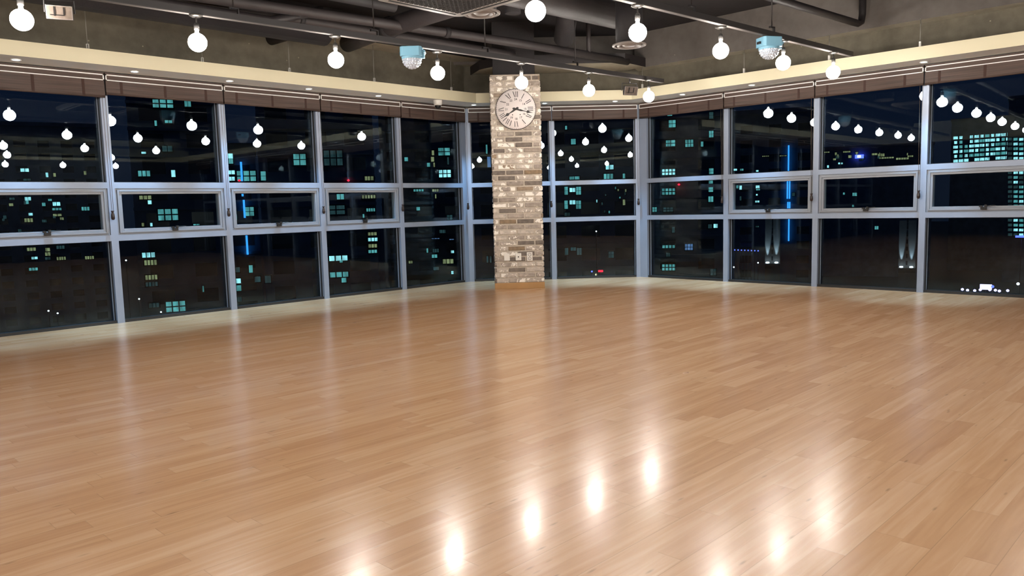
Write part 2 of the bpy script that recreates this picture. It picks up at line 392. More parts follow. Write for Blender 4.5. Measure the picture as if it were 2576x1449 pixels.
# perimeter beams under the slab
def beam(name, pts, z0, z1, side, under):
    m = mb(side); vs = m.prism(pts, z0, z1); m.bm.faces.ensure_lookup_table()
    m.mat(under); m.bm.faces[0].material_index = m.mats.index(under)
    return struct(m.build(name))
R1 = offset_room(-0.24)
beam('ceiling_beam_north', [(XMIN - 0.2, YW - 0.42), (8.20, YW - 0.42), (8.35, YW + 0.24), (XMIN - 0.2, YW + 0.24)], 3.345, ZC, 'dark_paint', 'concrete_light')
beam('ceiling_beam_east', [(XW - 0.25, YMIN), (XW + 0.24, YMIN), (XW + 0.24, CR.y + 0.1), (XW - 0.25, CR.y - 0.1)], 3.17, ZC, 'concrete_beam', 'concrete_light')
k1 = CL - CN * 0.80; k2 = CR - CN * 0.80
beam('ceiling_beam_northeast', [tuple(CL + CD * 0.25 - CN * 0.45), tuple(k1 + CD * 0.55), tuple(k2 - CD * 0.35), (XW - 0.251, CR.y - 0.30), (XW - 0.25, CR.y + 0.1), tuple(CL + CN * 0.05 + CD * 0.1)], 3.17, 3.30, 'pipe_paint', 'concrete_light')
beam('ceiling_beam_outer', [tuple(CL - CD * 0.5 + CN * 0.03), tuple(CR + CD * 0.6 + CN * 0.03), tuple(CR + CD * 0.6 + CN * 0.6), tuple(CL - CD * 0.5 + CN * 0.6)], 2.75, ZC, 'concrete', 'concrete')
beam('ceiling_beam_corner', [tuple(CL - CD * 0.3 - CN * 0.15), tuple(CR + CD * 0.2 - CN * 0.15), tuple(CR + CD * 0.2 + CN * 0.24), tuple(CL - CD * 0.3 + CN * 0.24)], 3.301, ZC, 'concrete_beam', 'concrete_light')
# ------------------------------------------------------------------ soffit (boxed cornice) along the walls
d0 = 0.47
A = offset_room(d0); B = offset_room(-0.02)
for n, (i, j) in enumerate(((4, 3), (3, 2), (2, 1), (1, 0), (0, 4))):
    m = mb('cream_paint'); m.prism([A[i], A[j], B[j], B[i]], ZS0, ZS1)
    m.bm.faces.ensure_lookup_table(); m.mat('soffit_paint'); m.bm.faces[0].material_index = 1
    struct(m.build('trim_%d' % (n + 1)))

# ------------------------------------------------------------------ windows
def frame_members(m, w, jl, jr, sash):
    # front faces (aluminium) and recessed gasket strips
    def rail(x0, x1, z0, z1, g=0.010):
        m.mat('aluminium'); m.box(x0, x1, 0.0, 0.045, z0, z1)
    m.mat('aluminium')
    m.box(0, jl, 0.0, 0.045, 0, 2.69); m.box(w - jr, w, 0.0, 0.045, 0, 2.69)
    m.box(jl, w - jr, 0.0, 0.045, ZB0, ZB1); m.box(jl, w - jr, 0.0, 0.045, ZA0, ZA1); m.box(jl, w - jr, 0.0, 0.045, 2.60, 2.69)
    m.mat('gasket')
    m.box(0, jl + 0.008, 0.045, 0.13, 0, 2.69); m.box(w - jr - 0.008, w, 0.045, 0.13, 0, 2.69)
    m.box(jl, w - jr, 0.045, 0.13, ZB0 - 0.006, ZB1 + 0.006); m.box(jl, w - jr, 0.045, 0.13, ZA0 - 0.006, ZA1 + 0.006)
    m.box(jl, w - jr, 0.045, 0.13, 2.58, 2.69); m.box(jl, w - jr, 0.02, 0.13, 0, 0.030)
    # bright bead just inside the glass
    m.mat('aluminium')
    for x in (jl + 0.008, w - jr - 0.014):
        for z0, z1 in ((0.03, ZB0 - 0.006), (ZB1 + 0.006, ZA0 - 0.006), (ZA1 + 0.006, 2.58)):
            m.box(x, x + 0.006, 0.072, 0.088, z0, z1)
WN = [0]
def make_window(org, rz, w, jl=0.037, jr=0.037, sash=False):
    WN[0] += 1
    t = struct(empty('window_%d' % WN[0], (org[0], org[1], 0), rz))
    m = MB(); frame_members(m, w, jl, jr, sash); m.build('window_frame', t)
    for z0, z1 in ((ZA1 + 0.004, 2.60), (0.028, ZB0 - 0.004)) + (() if sash else ((ZB1 + 0.004, ZA0 - 0.004),)):
        m = mb('window_glass'); m.box(jl + 0.006, w - jr - 0.006, 0.090, 0.100, z0, z1); m.build('pane', t)
    if sash:
        s0, s1 = jl + 0.002, w - jr - 0.002; z0, z1 = ZB1 + 0.001, ZA0 - 0.001
        m = mb('sash_metal')
        def ring(x0, x1, za, zb, tw, y0, y1):
            m.box(x0, x0 + tw, y0, y1, za, zb); m.box(x1 - tw, x1, y0, y1, za, zb)
            m.box(x0 + tw, x1 - tw, y0, y1, za, za + tw); m.box(x0 + tw, x1 - tw, y0, y1, zb - tw, zb)
        ring(s0, s1, z0, z1, 0.018, 0.012, 0.10)
        ring(s0 + 0.020, s1 - 0.020, z0 + 0.016, z1 - 0.016, 0.020, -0.004, 0.09)
        ring(s0 + 0.040, s1 - 0.040, z0 + 0.036, z1 - 0.036, 0.026, 0.006, 0.09)
        so = m.build('sash', t, bevel=0.002)
        m = mb('window_glass'); m.box(s0 + 0.064, s1 - 0.064, 0.040, 0.048, z0 + 0.060, z1 - 0.060); m.build('pane', so)
        m = mb('dark_plastic'); c = w / 2
        m.box(c - 0.030, c + 0.030, -0.030, -0.004, z0 + 0.022, z0 + 0.050)
        m.box(c - 0.042, c - 0.012, -0.034, -0.008, z0 + 0.050, z0 + 0.068); m.box(c + 0.008, c + 0.034, -0.030, -0.008, z0 + 0.050, z0 + 0.078)
        m.tube([(c + 0.02, -0.026, z0 + 0.062), (c + 0.07, -0.032, z0 + 0.066), (c + 0.12, -0.034, z0 + 0.069)], 0.005, 8)
        m.build('handle', so, bevel=0.003)
    return t
BL = []   # (org, rz, width, label) for the blinds
lx = [8.149, 6.874]; x = 6.874
while x > XMIN + 0.1: x -= 1.3; lx.append(round(x, 3))
ang_c = math.atan2(CD.y, CD.x)
left_labels = {}
for i in range(len(lx) - 1):
    x1, x0 = lx[i], lx[i + 1]
    make_window((x0, YW), 0, x1 - x0, 0.037, 0.085 if i == 0 else 0.037, sash=(i > 0 and i < 6))
    BL.append(((x0, YW), 0.0, x1 - x0, 'north', i, 0.07 if i == 0 else 0.01))
cw = (CR - CL).length
make_window(CL, ang_c, cw * 0.495, 0.075, 0.037)
BL.append((tuple(CL), ang_c, cw * 0.495, 'chamfer', 0, 0.03))
p = CL + CD * (cw * 0.495)
make_window(p, ang_c, cw * 0.505, 0.037, 0.06)
BL.append((tuple(p), ang_c, cw * 0.505, 'chamfer', 1, 0.02))
ry = [7.122, 5.639]; y = 5.639
while y > -4.7: y -= 1.3; ry.append(round(y, 3))
for i in range(len(ry) - 1):
    make_window((XW, ry[i]), -PI / 2, ry[i] - ry[i + 1], 0.135 if i == 0 else 0.037, 0.037, sash=(i > 0 and i < 6))
    BL.append(((XW, ry[i]), -PI / 2, ry[i] - ry[i + 1], 'east', i, 0.01))
m = mb('back_paint'); m.box(XW, XW + 0.2, YMIN, ry[-1], 0, 2.70); struct(m.build('wall_east_end'))

# ------------------------------------------------------------------ woven blinds
BLAB = {('north', 4): 'brown woven blind at the left edge of the photo, long pale sheen on it',
        ('north', 3): 'brown woven blind above the second awning window counted from the left edge',
        ('north', 2): 'brown woven blind above the window with the blue neon line, left wall',
        ('north', 1): 'brown woven blind above the left-wall window two panes before the brick pillar corner',
        ('north', 0): 'brown woven blind under the dome camera, last before the left corner post',
        ('chamfer', 0): 'narrow visible brown blind half hidden behind the brick pillar',
        ('chamfer', 1): 'brown woven blind just right of the clock, on the short angled wall',
        ('east', 0): 'brown woven blind right of the angled corner with its square cut left end',
        ('east', 1): 'brown woven blind on the right wall above its first awning window',
        ('east', 2): 'brown woven blind on the right wall below the brightest wash of lamp light',
        ('east', 3): 'brown woven blind at the right edge of the photo'}
for (org, rz, bw, side, i, g) in BL:
    seen = (side, i) in BLAB
    if not seen and side == 'north' and i > 5: pass
    t = empty('woven_blind', (org[0], org[1], 2.46), rz)
    lab = BLAB.get((side, i), 'brown woven blind on the %s window wall, outside the photo' % side)
    tag(t, lab, 'blind', 'woven blinds over the windows')
    a, b = 0.008 if g < 0.05 else 0.01, bw - 0.008
    if side == 'north' and i == 0: b = bw - 0.055
    if side == 'chamfer' and i == 0: a = 0.055
    if side == 'chamfer' and i == 1: b = bw - 0.045
    if side == 'east' and i == 0: a = 0.05
    zb = -0.032 if side == 'north' and i == 4 else 0.0
    m = mb('woven_shade'); m.box(a, b, -0.070, -0.040, zb + 0.006, 0.222)
    m.tube([(a, -0.055, zb + 0.008), (b, -0.055, zb + 0.008)], 0.017, 10)
    m.mat('cloth_tape')
    for fr in (0.12, 0.48, 0.84):
        xx = a + (b - a) * fr; m.box(xx - 0.014, xx + 0.014, -0.0715, -0.055, zb, 0.14)
    m.build('fabric', t)
    m = mb('white_metal'); z0, z1 = 0.138, 0.202
    m.box(a, b, -0.078, -0.0705, z1 - 0.011, z1); m.box(a, b, -0.078, -0.0705, z0, z0 + 0.009)
    m.box(a, a + 0.011, -0.078, -0.0705, z0, z1); m.box(b - 0.011, b, -0.078, -0.0705, z0, z1)
    m.build('valance_frame', t)
    if i < 6:
        cx = bw - 0.02 if side == 'north' else bw - 0.03
        if side == 'north' and i == 0: cx = bw - 0.035
        m = mb('cord'); m.tube([(cx - 0.016, -0.060, 0.0), (cx - 0.006, -0.052, -1.235)], 0.0022, 6); m.tube([(cx + 0.016, -0.060, 0.0), (cx + 0.010, -0.052, -1.235)], 0.0022, 6)
        co = m.build('cord', t)
        m = mb('wood_pull'); m.lathe([(0, -1.235), (0.018, -1.232), (0.012, -1.248), (0.011, -1.256), (0.017, -1.272), (0.019, -1.295), (0.019, -1.315), (0.012, -1.330), (0, -1.332)], 16, T(cx, -0.052, 0))
        m.build('pull_knob', co)

# ------------------------------------------------------------------ soffit downlights (cool), dome camera, hanger rods
DL = [(2.12, 8.71, 'L'), (3.208, 8.71, 'L'), (4.255, 8.71, 'L'), (5.286, 8.71, 'L'), (6.345, 8.71, 'L'),
      (8.052, 8.668, 'C'), (8.817, 7.933, 'C'), (9.544, 7.17, 'C'), (9.79, 6.159, 'R'), (9.79, 5.09, 'R'), (9.83, 2.989, 'R')]
DLAB = ['small recessed downlight at the far left of the soffit, the bluest of them',
        'small recessed downlight above the second left-wall window, between two hanger rods',
        'small recessed downlight in the left soffit below the second hanging globe lamp',
        'small recessed downlight in the left soffit near the third window post',
        'small recessed downlight in the left soffit, last before the dome camera',
        'small recessed downlight just left of the brick pillar',
        'small recessed downlight just right of the brick pillar, beside the clock',
        'small recessed downlight in the short angled soffit nearest the right corner',
        'small recessed downlight first after the corner in the right soffit',
        'small recessed downlight in the right soffit below the party light',
        'small recessed downlight at the right edge of the photo, alone past the bright wash']
def downlight(x, y, lab, power, group='recessed soffit downlights'):
    t = empty('downlight', (x, y, ZS0)); tag(t, lab, 'downlight', group)
    m = mb('white_metal'); m.lathe([(0.040, 0.0), (0.046, -0.004), (0.046, -0.009), (0.036, -0.009), (0.034, -0.002), (0.034, 0.0)], 24); m.build('trim_ring', t)
    m = mb('downlight_glow'); m.lathe([(0, -0.006), (0.034, -0.006), (0.034, -0.0015), (0, -0.0015)], 24); m.build('lens', t)
    l = bpy.data.lights.new('downlight_beam', 'SPOT'); l.energy = power; l.color = (0.36, 0.68, 1.0); l.spot_size = math.radians(50); l.spot_blend = 0.75; l.shadow_soft_size = 0.03
    lo = bpy.data.objects.new('downlight_beam', l); C.objects.link(lo); lo.parent = t; lo.location = (0, 0, -0.02)
PW = [300, 300, 280, 280, 260, 300, 300, 300, 280, 280, 280]
for (x, y, s), lab, pw in zip(DL, DLAB, PW): downlight(x, y, lab, pw)
t = empty('dome_camera', (7.307, 8.62, ZS0)); tag(t, 'white dome security camera under the left soffit', 'security camera')
m = mb('camera_white'); m.lathe([(0, 0), (0.064, 0), (0.066, -0.012), (0.060, -0.055), (0.050, -0.072), (0.046, -0.072), (0, -0.070)], 28); m.build('housing', t)
m = mb('dark_plastic'); m.lathe([(0.045, -0.070), (0.044, -0.085), (0.034, -0.104), (0.018, -0.115), (0, -0.118)], 24); m.build('dome', t)
RODS = [(2.77, 8.72, 3.345), (3.955, 8.72, 3.345), (5.04, 8.72, 3.345), (6.295, 8.72, 3.345), (7.66, 8.72, 3.345), (9.78, 6.84, 3.17), (9.78, 5.20, 3.17), (9.78, 4.06, 3.17), (9.78, 3.02, 3.17)]
RL = ['thin soffit hanger rod first from the left edge of the photo', 'thin soffit hanger rod behind the second globe lamp from the left', 'thin soffit hanger rod between two globe lamps on the left soffit',
      'thin soffit hanger rod left of the first blue party light', 'thin soffit hanger rod just left of the brick pillar', 'thin soffit hanger rod behind the small floodlight in the right corner',
      'thin soffit hanger rod below the track on the right soffit near the second party light', 'thin soffit hanger rod behind the last globe lamp of the right track', 'thin soffit hanger rod farthest right, alone on the concrete']
for (x, y, zt), lab in zip(RODS, RL):
    t = empty('hanger_rod', (x, y, ZS1)); tag(t, lab, 'hanger rod', 'hanger rods of the soffit')
    m = mb('rod_metal'); m.tube([(0, 0, 0.05), (0, 0, zt - ZS1)], 0.004, 8); m.build('rod', t)
    m = mb('camera_white'); m.box(-0.012, -0.008, -0.01, 0.01, 0, 0.085); m.box(0.008, 0.012, -0.01, 0.01, 0, 0.085); m.box(-0.012, 0.012, -0.01, 0.01, 0.081, 0.085); m.build('clip', t)

# ------------------------------------------------------------------ brick pillar
PA = Vector((7.58, 7.831)); PB = Vector((8.084, 7.347)); PW_ = (PB - PA).length
pang = math.atan2((PB - PA).y, (PB - PA).x)
pil = empty('brick_pillar', (PA.x, PA.y, 0), pang); tag(pil, 'square pillar clad in worn pale bricks with a clock on it', 'pillar')
m = mb('mortar'); m.box(0.008, PW_ - 0.008, 0.008, PW_ - 0.008, 0.0, 2.965); core = m.build('mortar_core', pil)
bmx = MB().mat('brick'); tone = bmx.bm.faces.layers.float.new('tone'); paint = bmx.bm.faces.layers.float.new('paint')
rnd = random.Random(3)
z0b = 0.088; ch = 0.0757; nrow = 38
def brick(x0, x1, za, zb, side):
    # side 0 front (y=0), 1 right (x=W), 2 back, 3 left (x=0)
    r = 0.006; pj = rnd.uniform(-0.003, 0.004)
    bm = bmx.bm; n0 = len(bm.faces)
    xs = [x0, x0 + r, x1 - r, x1]; zs = [za, za + r, zb - r, zb]
    # rounded front slab
    v = {}
    for a in range(4):
        for b in range(4):
            dep = 0.0
            if a in (0, 3) or b in (0, 3): dep = 0.010
            if a in (0, 3) and b in (0, 3): dep = 0.016
            jx = rnd.uniform(-0.0015, 0.0015); jz = rnd.uniform(-0.0015, 0.0015)
            v[a, b] = (xs[a] + jx, dep - pj, zs[b] + jz)
    tn = rnd.random(); tn = tn if tn > 0.22 else tn * 0.95; pt = rnd.choice([-0.2, -0.1, 0.0, 0.04, 0.08, 0.12, 0.17])
    if tn < 0.22: pt = -0.3
    def tr(pn):
        x, y, z = pn
        if side == 0: return (x, y, z)
        if side == 1: return (PW_ - y, x, z)
        if side == 2: return (PW_ - x, PW_ - y, z)
        return (y, PW_ - x, z)
    vv = {k: bm.verts.new(tr(q)) for k, q in v.items()}
    fs = []
    for a in range(3):
        for b in range(3): fs.append(bm.faces.new((vv[a, b], vv[a + 1, b], vv[a + 1, b + 1], vv[a, b + 1])))
    # returns into the wall
    edge = [(a, 0) for a in range(4)] + [(3, b) for b in range(1, 4)] + [(a, 3) for a in (2, 1, 0)] + [(0, b) for b in (2, 1)]
    back = [bm.verts.new(tr((v[e][0], 0.03, v[e][2]))) for e in edge]
    for k in range(len(edge)):
        k2 = (k + 1) % len(edge); fs.append(bm.faces.new((vv[edge[k]], back[k], back[k2], vv[edge[k2]])))
    for f_ in fs: f_[tone] = tn; f_[paint] = pt; f_.smooth = False
for s in range(4):
    for r_ in range(nrow):
        za = z0b + r_ * ch; zb = za + 0.056
        if s % 2 == 0: segs = [0.0, 0.077, 0.327, 0.577, PW_] if r_ % 2 else [0.0, 0.192, 0.442, PW_]
        else: segs = [0.0, 0.192, 0.442, PW_] if r_ % 2 else [0.0, 0.077, 0.327, 0.577, PW_]
        for a, b in zip(segs, segs[1:]):
            x0 = a + (0.0 if a == 0 else 0.009); x1 = b - (0.0 if b == PW_ else 0.009)
            brick(x0, x1, za, zb, s)
bk = bmx.build('brick_cladding', pil)
m = mb('wood_base'); m.box(-0.004, PW_ + 0.004, -0.004, PW_ + 0.004, 0, 0.086); m.build('baseboard', pil, bevel=0.004)
m = mb('dark_paint'); m.box(0.05, PW_ - 0.07, 0.05, PW_ - 0.05, 2.966, ZC); m.build('painted_top', pil)
# clock
def onp(u, z, d=0.0):   # point on the pillar front, u along it, d out of the face
    n = Vector((-(PB - PA).y, (PB - PA).x)).normalized()
    if n.dot(PA) > 0: n = -n
    q = PA + (PB - PA).normalized() * u + n * d
    return (q.x, q.y, z)
CK = empty('wall_clock', onp(0.352, 2.492, 0.006), pang); tag(CK, 'round white wall clock with Roman numerals on the brick pillar', 'clock')
RK = 0.276
Mface = Matrix.Rotation(PI / 2, 4, 'X')     # local xy -> xz plane facing -y
m = mb('black_ink'); m.lathe([(0, 0), (RK, 0), (RK + 0.003, 0.004), (RK + 0.003, 0.020), (RK - 0.004, 0.022), (RK - 0.004, 0.018), (0, 0.018)], 72, Mface); m.build('rim', CK)
m = mb('clock_face'); m.lathe([(0, 0.019), (RK - 0.0035, 0.019), (RK - 0.0045, 0.0215), (0, 0.0215)], 72, Mface); m.build('dial', CK)
m = mb('black_ink')
def stroke(x0, y0, x1, y1, wd, M_, zt=0.0225):
    a = Vector((x0, y0)); b = Vector((x1, y1)); d = (b - a).normalized(); n = Vector((-d.y, d.x)) * wd / 2
    m.prism([a - n, b - n, b + n, a + n], 0.0215, zt, Mface @ M_)
for k in range(60):
    an = -2 * PI * k / 60; rr = 0.0042 if k % 5 == 0 else 0.0026
    m.lathe([(0, 0.0225), (rr, 0.0225), (rr, 0.0215)], 8, Mface @ T(0.262 * math.sin(-an), 0.262 * math.cos(-an), 0))
rom = ['XII', 'I', 'II', 'III', 'IV', 'V', 'VI', 'VII', 'VIII', 'IX', 'X', 'XI']
WDT = {'I': 0.022, 'V': 0.036, 'X': 0.036}
m.build('minute_track', CK)
for k, s in enumerate(rom):
    m = mb('black_ink')
    M_ = RZ(-2 * PI * k / 12); tot = sum(WDT[c] for c in s); xx = -tot / 2
    for c in s:
        wc = WDT[c]; a, b = xx + 0.005, xx + wc - 0.005; lo, hi = 0.163, 0.240
        if c == 'I': stroke((a + b) / 2, lo, (a + b) / 2, hi, 0.0085, M_)
        if c == 'V': stroke(a, hi, (a + b) / 2, lo, 0.0085, M_); stroke(b, hi, (a + b) / 2, lo, 0.0012, M_)
        if c == 'X': stroke(a, hi, b, lo, 0.0085, M_); stroke(b, hi, a, lo, 0.0012, M_)
        xx += wc
    m.build('numeral', CK)
m = mb('black_ink')
for sx_ in (-0.048, 0.058): m = mb('black_ink'); m.lathe([(0, 0.0225), (0.0075, 0.0225), (0.0075, 0.0215)], 12, Mface @ T(sx_, -0.075, 0)); m.build('winding_hole', CK)
for k in range(12):
    num = str(24 if k == 0 else 12 + k)
    cu = bpy.data.curves.new('num', 'FONT'); cu.body = num; cu.size = 0.040; cu.align_x = 'CENTER'; cu.align_y = 'CENTER'; cu.extrude = 0.0005; cu.offset = 0.0006
    to = bpy.data.objects.new('num', cu); C.objects.link(to)
    me = bpy.data.meshes.new_from_object(to.evaluated_get(bpy.context.evaluated_depsgraph_get()))
    me.transform(Mface @ T(0.128 * math.sin(2 * PI * k / 12), 0.133 * math.cos(2 * PI * k / 12), 0.0222))
    txt = MB().mat('black_ink'); txt.bm.from_mesh(me); bpy.data.objects.remove(to); txt.build('hour_figure', CK)
def hand(ang, pts, name, zt):
    h = mb('black_ink'); h.prism(pts, zt, zt + 0.002, Mface @ RZ(-ang)); h.build(name, CK)
def mir(pts): return pts + [(-x_, y_) for x_, y_ in reversed(pts) if x_ != 0]
hand(math.radians(103.5), mir([(0, -0.050), (0.014, -0.038), (0.018, -0.018), (0.010, -0.004), (0.010, 0.03), (0.013, 0.07), (0.006, 0.105), (0.004, 0.150), (0.019, 0.158), (0.014, 0.180), (0.006, 0.200), (0.002, 0.225), (0, 0.246)]), 'minute_hand', 0.027)
hand(math.radians(238.5), mir([(0, -0.045), (0.015, -0.034), (0.016, -0.015), (0.010, 0.0), (0.012, 0.05), (0.007, 0.085), (0.006, 0.110), (0.019, 0.128), (0.019, 0.145), (0.008, 0.165), (0.004, 0.195), (0, 0.205)]), 'hour_hand', 0.024)
m = mb('black_ink'); m.lathe([(0, 0.034), (0.011, 0.033), (0.013, 0.022)], 16, Mface); m.build('hub', CK)
# wall plates
for u, kind, nme, lab in ((0.176, 0, 'blank_wall_plate', 'blank white wall plate low on the brick pillar'),
                          (0.338, 1, 'antenna_socket', 'white wall plate with one centre hole on the brick pillar'),
                          (0.497, 2, 'power_outlet', 'white double power outlet low on the brick pillar')):
    t = empty(nme, onp(u, 0.452, 0.006), pang); tag(t, lab, 'wall plate')
    hh = 0.062 if kind == 2 else 0.052; hw = 0.041
    m = mb('plate'); m.box(-hw, hw, -0.012, 0, -hh, hh); m.build('plate', t, bevel=0.006)
    m = mb('black_ink') if kind != 2 else mb('grille_grey')
    if kind == 1: m.lathe([(0, 0.0135), (0.009, 0.0135), (0.009, 0.0115)], 16, Mface); m.build('socket', t)
    if kind == 2:
        for zz in (-0.027, 0.027):
            m.mat('grille_grey'); m.lathe([(0.017, 0.0115), (0.022, 0.0135), (0.023, 0.0115)], 20, Mface @ T(0, zz, 0))
            m.mat('black_ink')
            for q in (-0.008, 0.008): m.lathe([(0, 0.0128), (0.003, 0.0128), (0.003, 0.0115)], 8, Mface @ T(q, zz, 0))
        m.build('sockets', t)

# ------------------------------------------------------------------ lighting tracks and globe lamps
SK = 0.9783
ZT = 1.1734 + (2.775 - 1.1734) * SK; ZBULB = 1.1734 + (2.555 - 1.1734) * SK
def ln(p, q, t_): return (p[0] + (q[0] - p[0]) * t_, p[1] + (q[1] - p[1]) * t_)
TR = {'A': [(-3.2, 6.62), (9.14, 6.06)], 'B': [(-3.2, 4.30), (9.29, 3.60)], 'C': [(-4.2, 1.35), (9.0, 1.10)], 'D': [(-4.2, -1.15), (9.0, -1.35)], 'E': [(-4.2, -4.75), (9.0, -4.70)]}
TR = {k: [(a[0] * SK, a[1] * SK), (b[0] * SK, b[1] * SK)] for k, (a, b) in TR.items()}
def ty(k, x):
    (x0, y0), (x1, y1) = TR[k]; return y0 + (y1 - y0) * (x - x0) / (x1 - x0)
TL = {'A': 'long black lighting track nearer the left windows, ending before the right corner', 'B': 'long black lighting track nearer the right windows, passing top right',
      'C': 'black lighting track overhead, outside the photo', 'D': 'black lighting track behind the camera', 'E': 'black lighting track at the back of the room'}
RODX = {'A': [0.8, 3.166, 4.546, 5.955, 7.39], 'B': [1.0, 3.5, 6.151, 7.516], 'C': [0, 3, 6], 'D': [0, 3, 6], 'E': [0, 3, 6]}
for k, ((x0, y0), (x1, y1)) in TR.items():
    a = math.atan2(y1 - y0, x1 - x0); Ln = math.hypot(x1 - x0, y1 - y0)
    t = empty('lighting_track', (x0, y0, ZT), a); tag(t, TL[k], 'lighting track', 'lighting tracks hung from the ceiling')
    m = mb('track_black'); m.box(0, Ln, -0.024, 0.024, 0.004, 0.052)
    m.mat('track_grey'); m.box(0.004, Ln - 0.004, -0.022, 0.022, 0.0, 0.004); m.build('rail', t)
    for rx in RODX[k]:
        s = (rx * SK - x0) / math.cos(a)
        m = mb('track_black'); m.tube([(s, 0.0, 0.10), (s, 0.0, ZC - ZT)], 0.006, 8)
        m.box(s - 0.03, s + 0.045, -0.012, 0.012, 0.094, 0.104); m.box(s + 0.035, s + 0.045, -0.012, 0.012, 0.052, 0.10); m.box(s - 0.035, s - 0.028, -0.012, 0.012, 0.086, 0.104)
        m.build('hanger', t)
def make_lamp(dx=0.0):
    t = empty('globe_lamp')
    m = mb('chrome'); m.lathe([(0, 0.2145), (0.050, 0.2145), (0.052, 0.206), (0.034, 0.196), (0.012, 0.192), (0, 0.192)], 24); m.build('canopy', t)
    m = mb('chrome'); m.tube([(0, 0, 0.195), (0, 0, 0.145)], 0.006, 10); m.build('stem', t)
    m = mb('socket_black'); m.lathe([(0, 0.152), (0.014, 0.150), (0.021, 0.138), (0.021, 0.096), (0.0, 0.095)], 16); m.build('socket', t)
    m = mb('bulb_glow'); r = 0.072
    pr = [(0, 0.100), (0.013, 0.100), (0.014, 0.080)]
    a0 = math.asin(0.017 / r)
    for i in range(0, 15):
        an = a0 + (PI - a0) * i / 14; pr.append((r * math.sin(an), r * math.cos(an)))
    pr[-1] = (0, -r)
    m.lathe(pr, 24); m.build('bulb', t)
    return t
LP = {'A': [(1.604, 6.35), (2.843, 6.332), (4.126, 6.299), (5.336, 6.279), (6.502, 6.195), (7.62, 6.12), (8.724, 6.001)],
      'B': [(4.231, 3.876), (5.403, 3.821), (6.669, 3.783), (7.772, 3.698), (8.827, 3.616)]}
LAB = {('A', 0): 'glowing globe lamp at the far top left beside the large floodlight', ('A', 1): 'glowing globe lamp second from the left, against the plain concrete',
       ('A', 2): 'glowing globe lamp left of the first blue party light', ('A', 3): 'glowing globe lamp just right of the first blue party light',
       ('A', 4): 'glowing globe lamp hanging directly in front of the brick pillar above the clock', ('A', 5): 'glowing globe lamp on a long stem right of the clock',
       ('A', 6): 'glowing globe lamp under the small floodlight at the track end', ('B', 0): 'glowing globe lamp cut by the top edge above the clock',
       ('B', 1): 'glowing globe lamp in front of the round air diffuser', ('B', 2): 'glowing globe lamp left of the second blue party light on the right track',
       ('B', 3): 'glowing globe lamp just right of the second blue party light', ('B', 4): 'glowing globe lamp washing the right soffit white, last on its track'}
lamp0 = make_lamp(); used = [False]
def place_lamp(x, y, z, lab, group):
    o = lamp0 if not used[0] else copy_tree(lamp0); used[0] = True
    o.location = (x, y, z); o.rotation_euler = (0, 0, random.uniform(-0.3, 0.3)); tag(o, lab, 'globe lamp', group)
    return o
for k, L_ in LP.items():
    for i, (x, y) in enumerate(L_): place_lamp(x * SK, y * SK, ZBULB, LAB[(k, i)], 'lit globe lamps on the tracks')
for k, xs in {'A': [0.35, -0.85], 'B': [3.0, 1.6, 0.2, -1.2, -2.8], 'C': [-4.0, -2.4, -0.8, 0.8, 2.3, 3.8, 5.2, 6.6, 8.0], 'D': [-4.0, -1.9, 0.2, 2.3, 4.4, 6.5], 'E': [-4.0, -2.7, -1.4, -0.1, 1.2, 2.5, 3.8, 5.1, 6.4, 7.7]}.items():
    for x in xs: place_lamp(x, ty(k, x), ZBULB, 'glowing globe lamp outside the photo, seen only mirrored in the window glass', 'globe lamps outside the photo')

# ------------------------------------------------------------------ party lights
def party(name_lab, x, k, rz):
    x *= SK; t = empty('party_light', (x, ty(k, x), ZT - 0.246 * 0.84), rz); t.scale = (0.84, 0.84, 0.84); tag(t, name_lab, 'party light', 'blue party lights on the tracks')
    m = mb('blue_plastic'); pts = [(-0.125, -0.075), (-0.10, -0.10), (0.10, -0.10), (0.125, -0.07), (0.125, 0.07), (0.10, 0.10), (-0.10, 0.10), (-0.125, 0.075)]
    m.prism(pts, 0.125, 0.235); m.lathe([(0.118, 0.125), (0.118, 0.098), (0.112, 0.098)], 32); m.build('housing', t, bevel=0.006)
    m = mb('blue_plastic'); m.box(0.125, 0.155, -0.035, 0.035, 0.15, 0.20); m.tube([(0.145, -0.05, 0.175), (0.145, 0.05, 0.175)], 0.016, 12); m.box(0.12, 0.15, -0.03, 0.03, 0.108, 0.15); m.build('side_bracket', t, bevel=0.004)
    m = mb('dark_plastic'); m.box(-0.145, -0.125, -0.03, 0.03, 0.16, 0.185); m.build('knob', t)
    m = mb('track_black'); m.box(-0.03, 0.03, -0.02, 0.02, 0.235, 0.2455); m.build('track_clamp', t)
    m = mb('crystal'); R_ = 0.108; rg = []
    m.lathe([(R_ * 0.99 * math.cos(a_), 0.104 - R_ * 0.99 * math.sin(a_)) for a_ in [PI / 2 * i / 10 for i in range(10)]] + [(0, 0.104 - R_ * 0.99)], 32)
    # faceted crystal beads over the dome
    for lat in range(0, 6):
        a_ = math.radians(4 + lat * 16.5); n = max(1, int(round(24 * math.cos(a_))))
        for q in range(n):
            b_ = 2 * PI * (q + 0.5 * (lat % 2)) / n
            c = Vector((math.cos(a_) * math.cos(b_), math.cos(a_) * math.sin(b_), -math.sin(a_)))
            ctr = Vector((0, 0, 0.104)) + c * R_ * 0.985
            Mr = T(*ctr) @ c.to_track_quat('Z', 'Y').to_matrix().to_4x4()
            m.lathe([(0.0155, 0), (0.011, 0.007), (0.004, 0.0105), (0, 0.0105)], 6, Mr, smooth=False)
    m.build('crystal_dome', t)
    return t
party('pale blue party light with crystal dome on the left track', 4.98, 'A', -PI / 4 - 0.05)
party('pale blue party light with crystal dome on the right track', 7.47, 'B', -PI / 4 + 0.25)

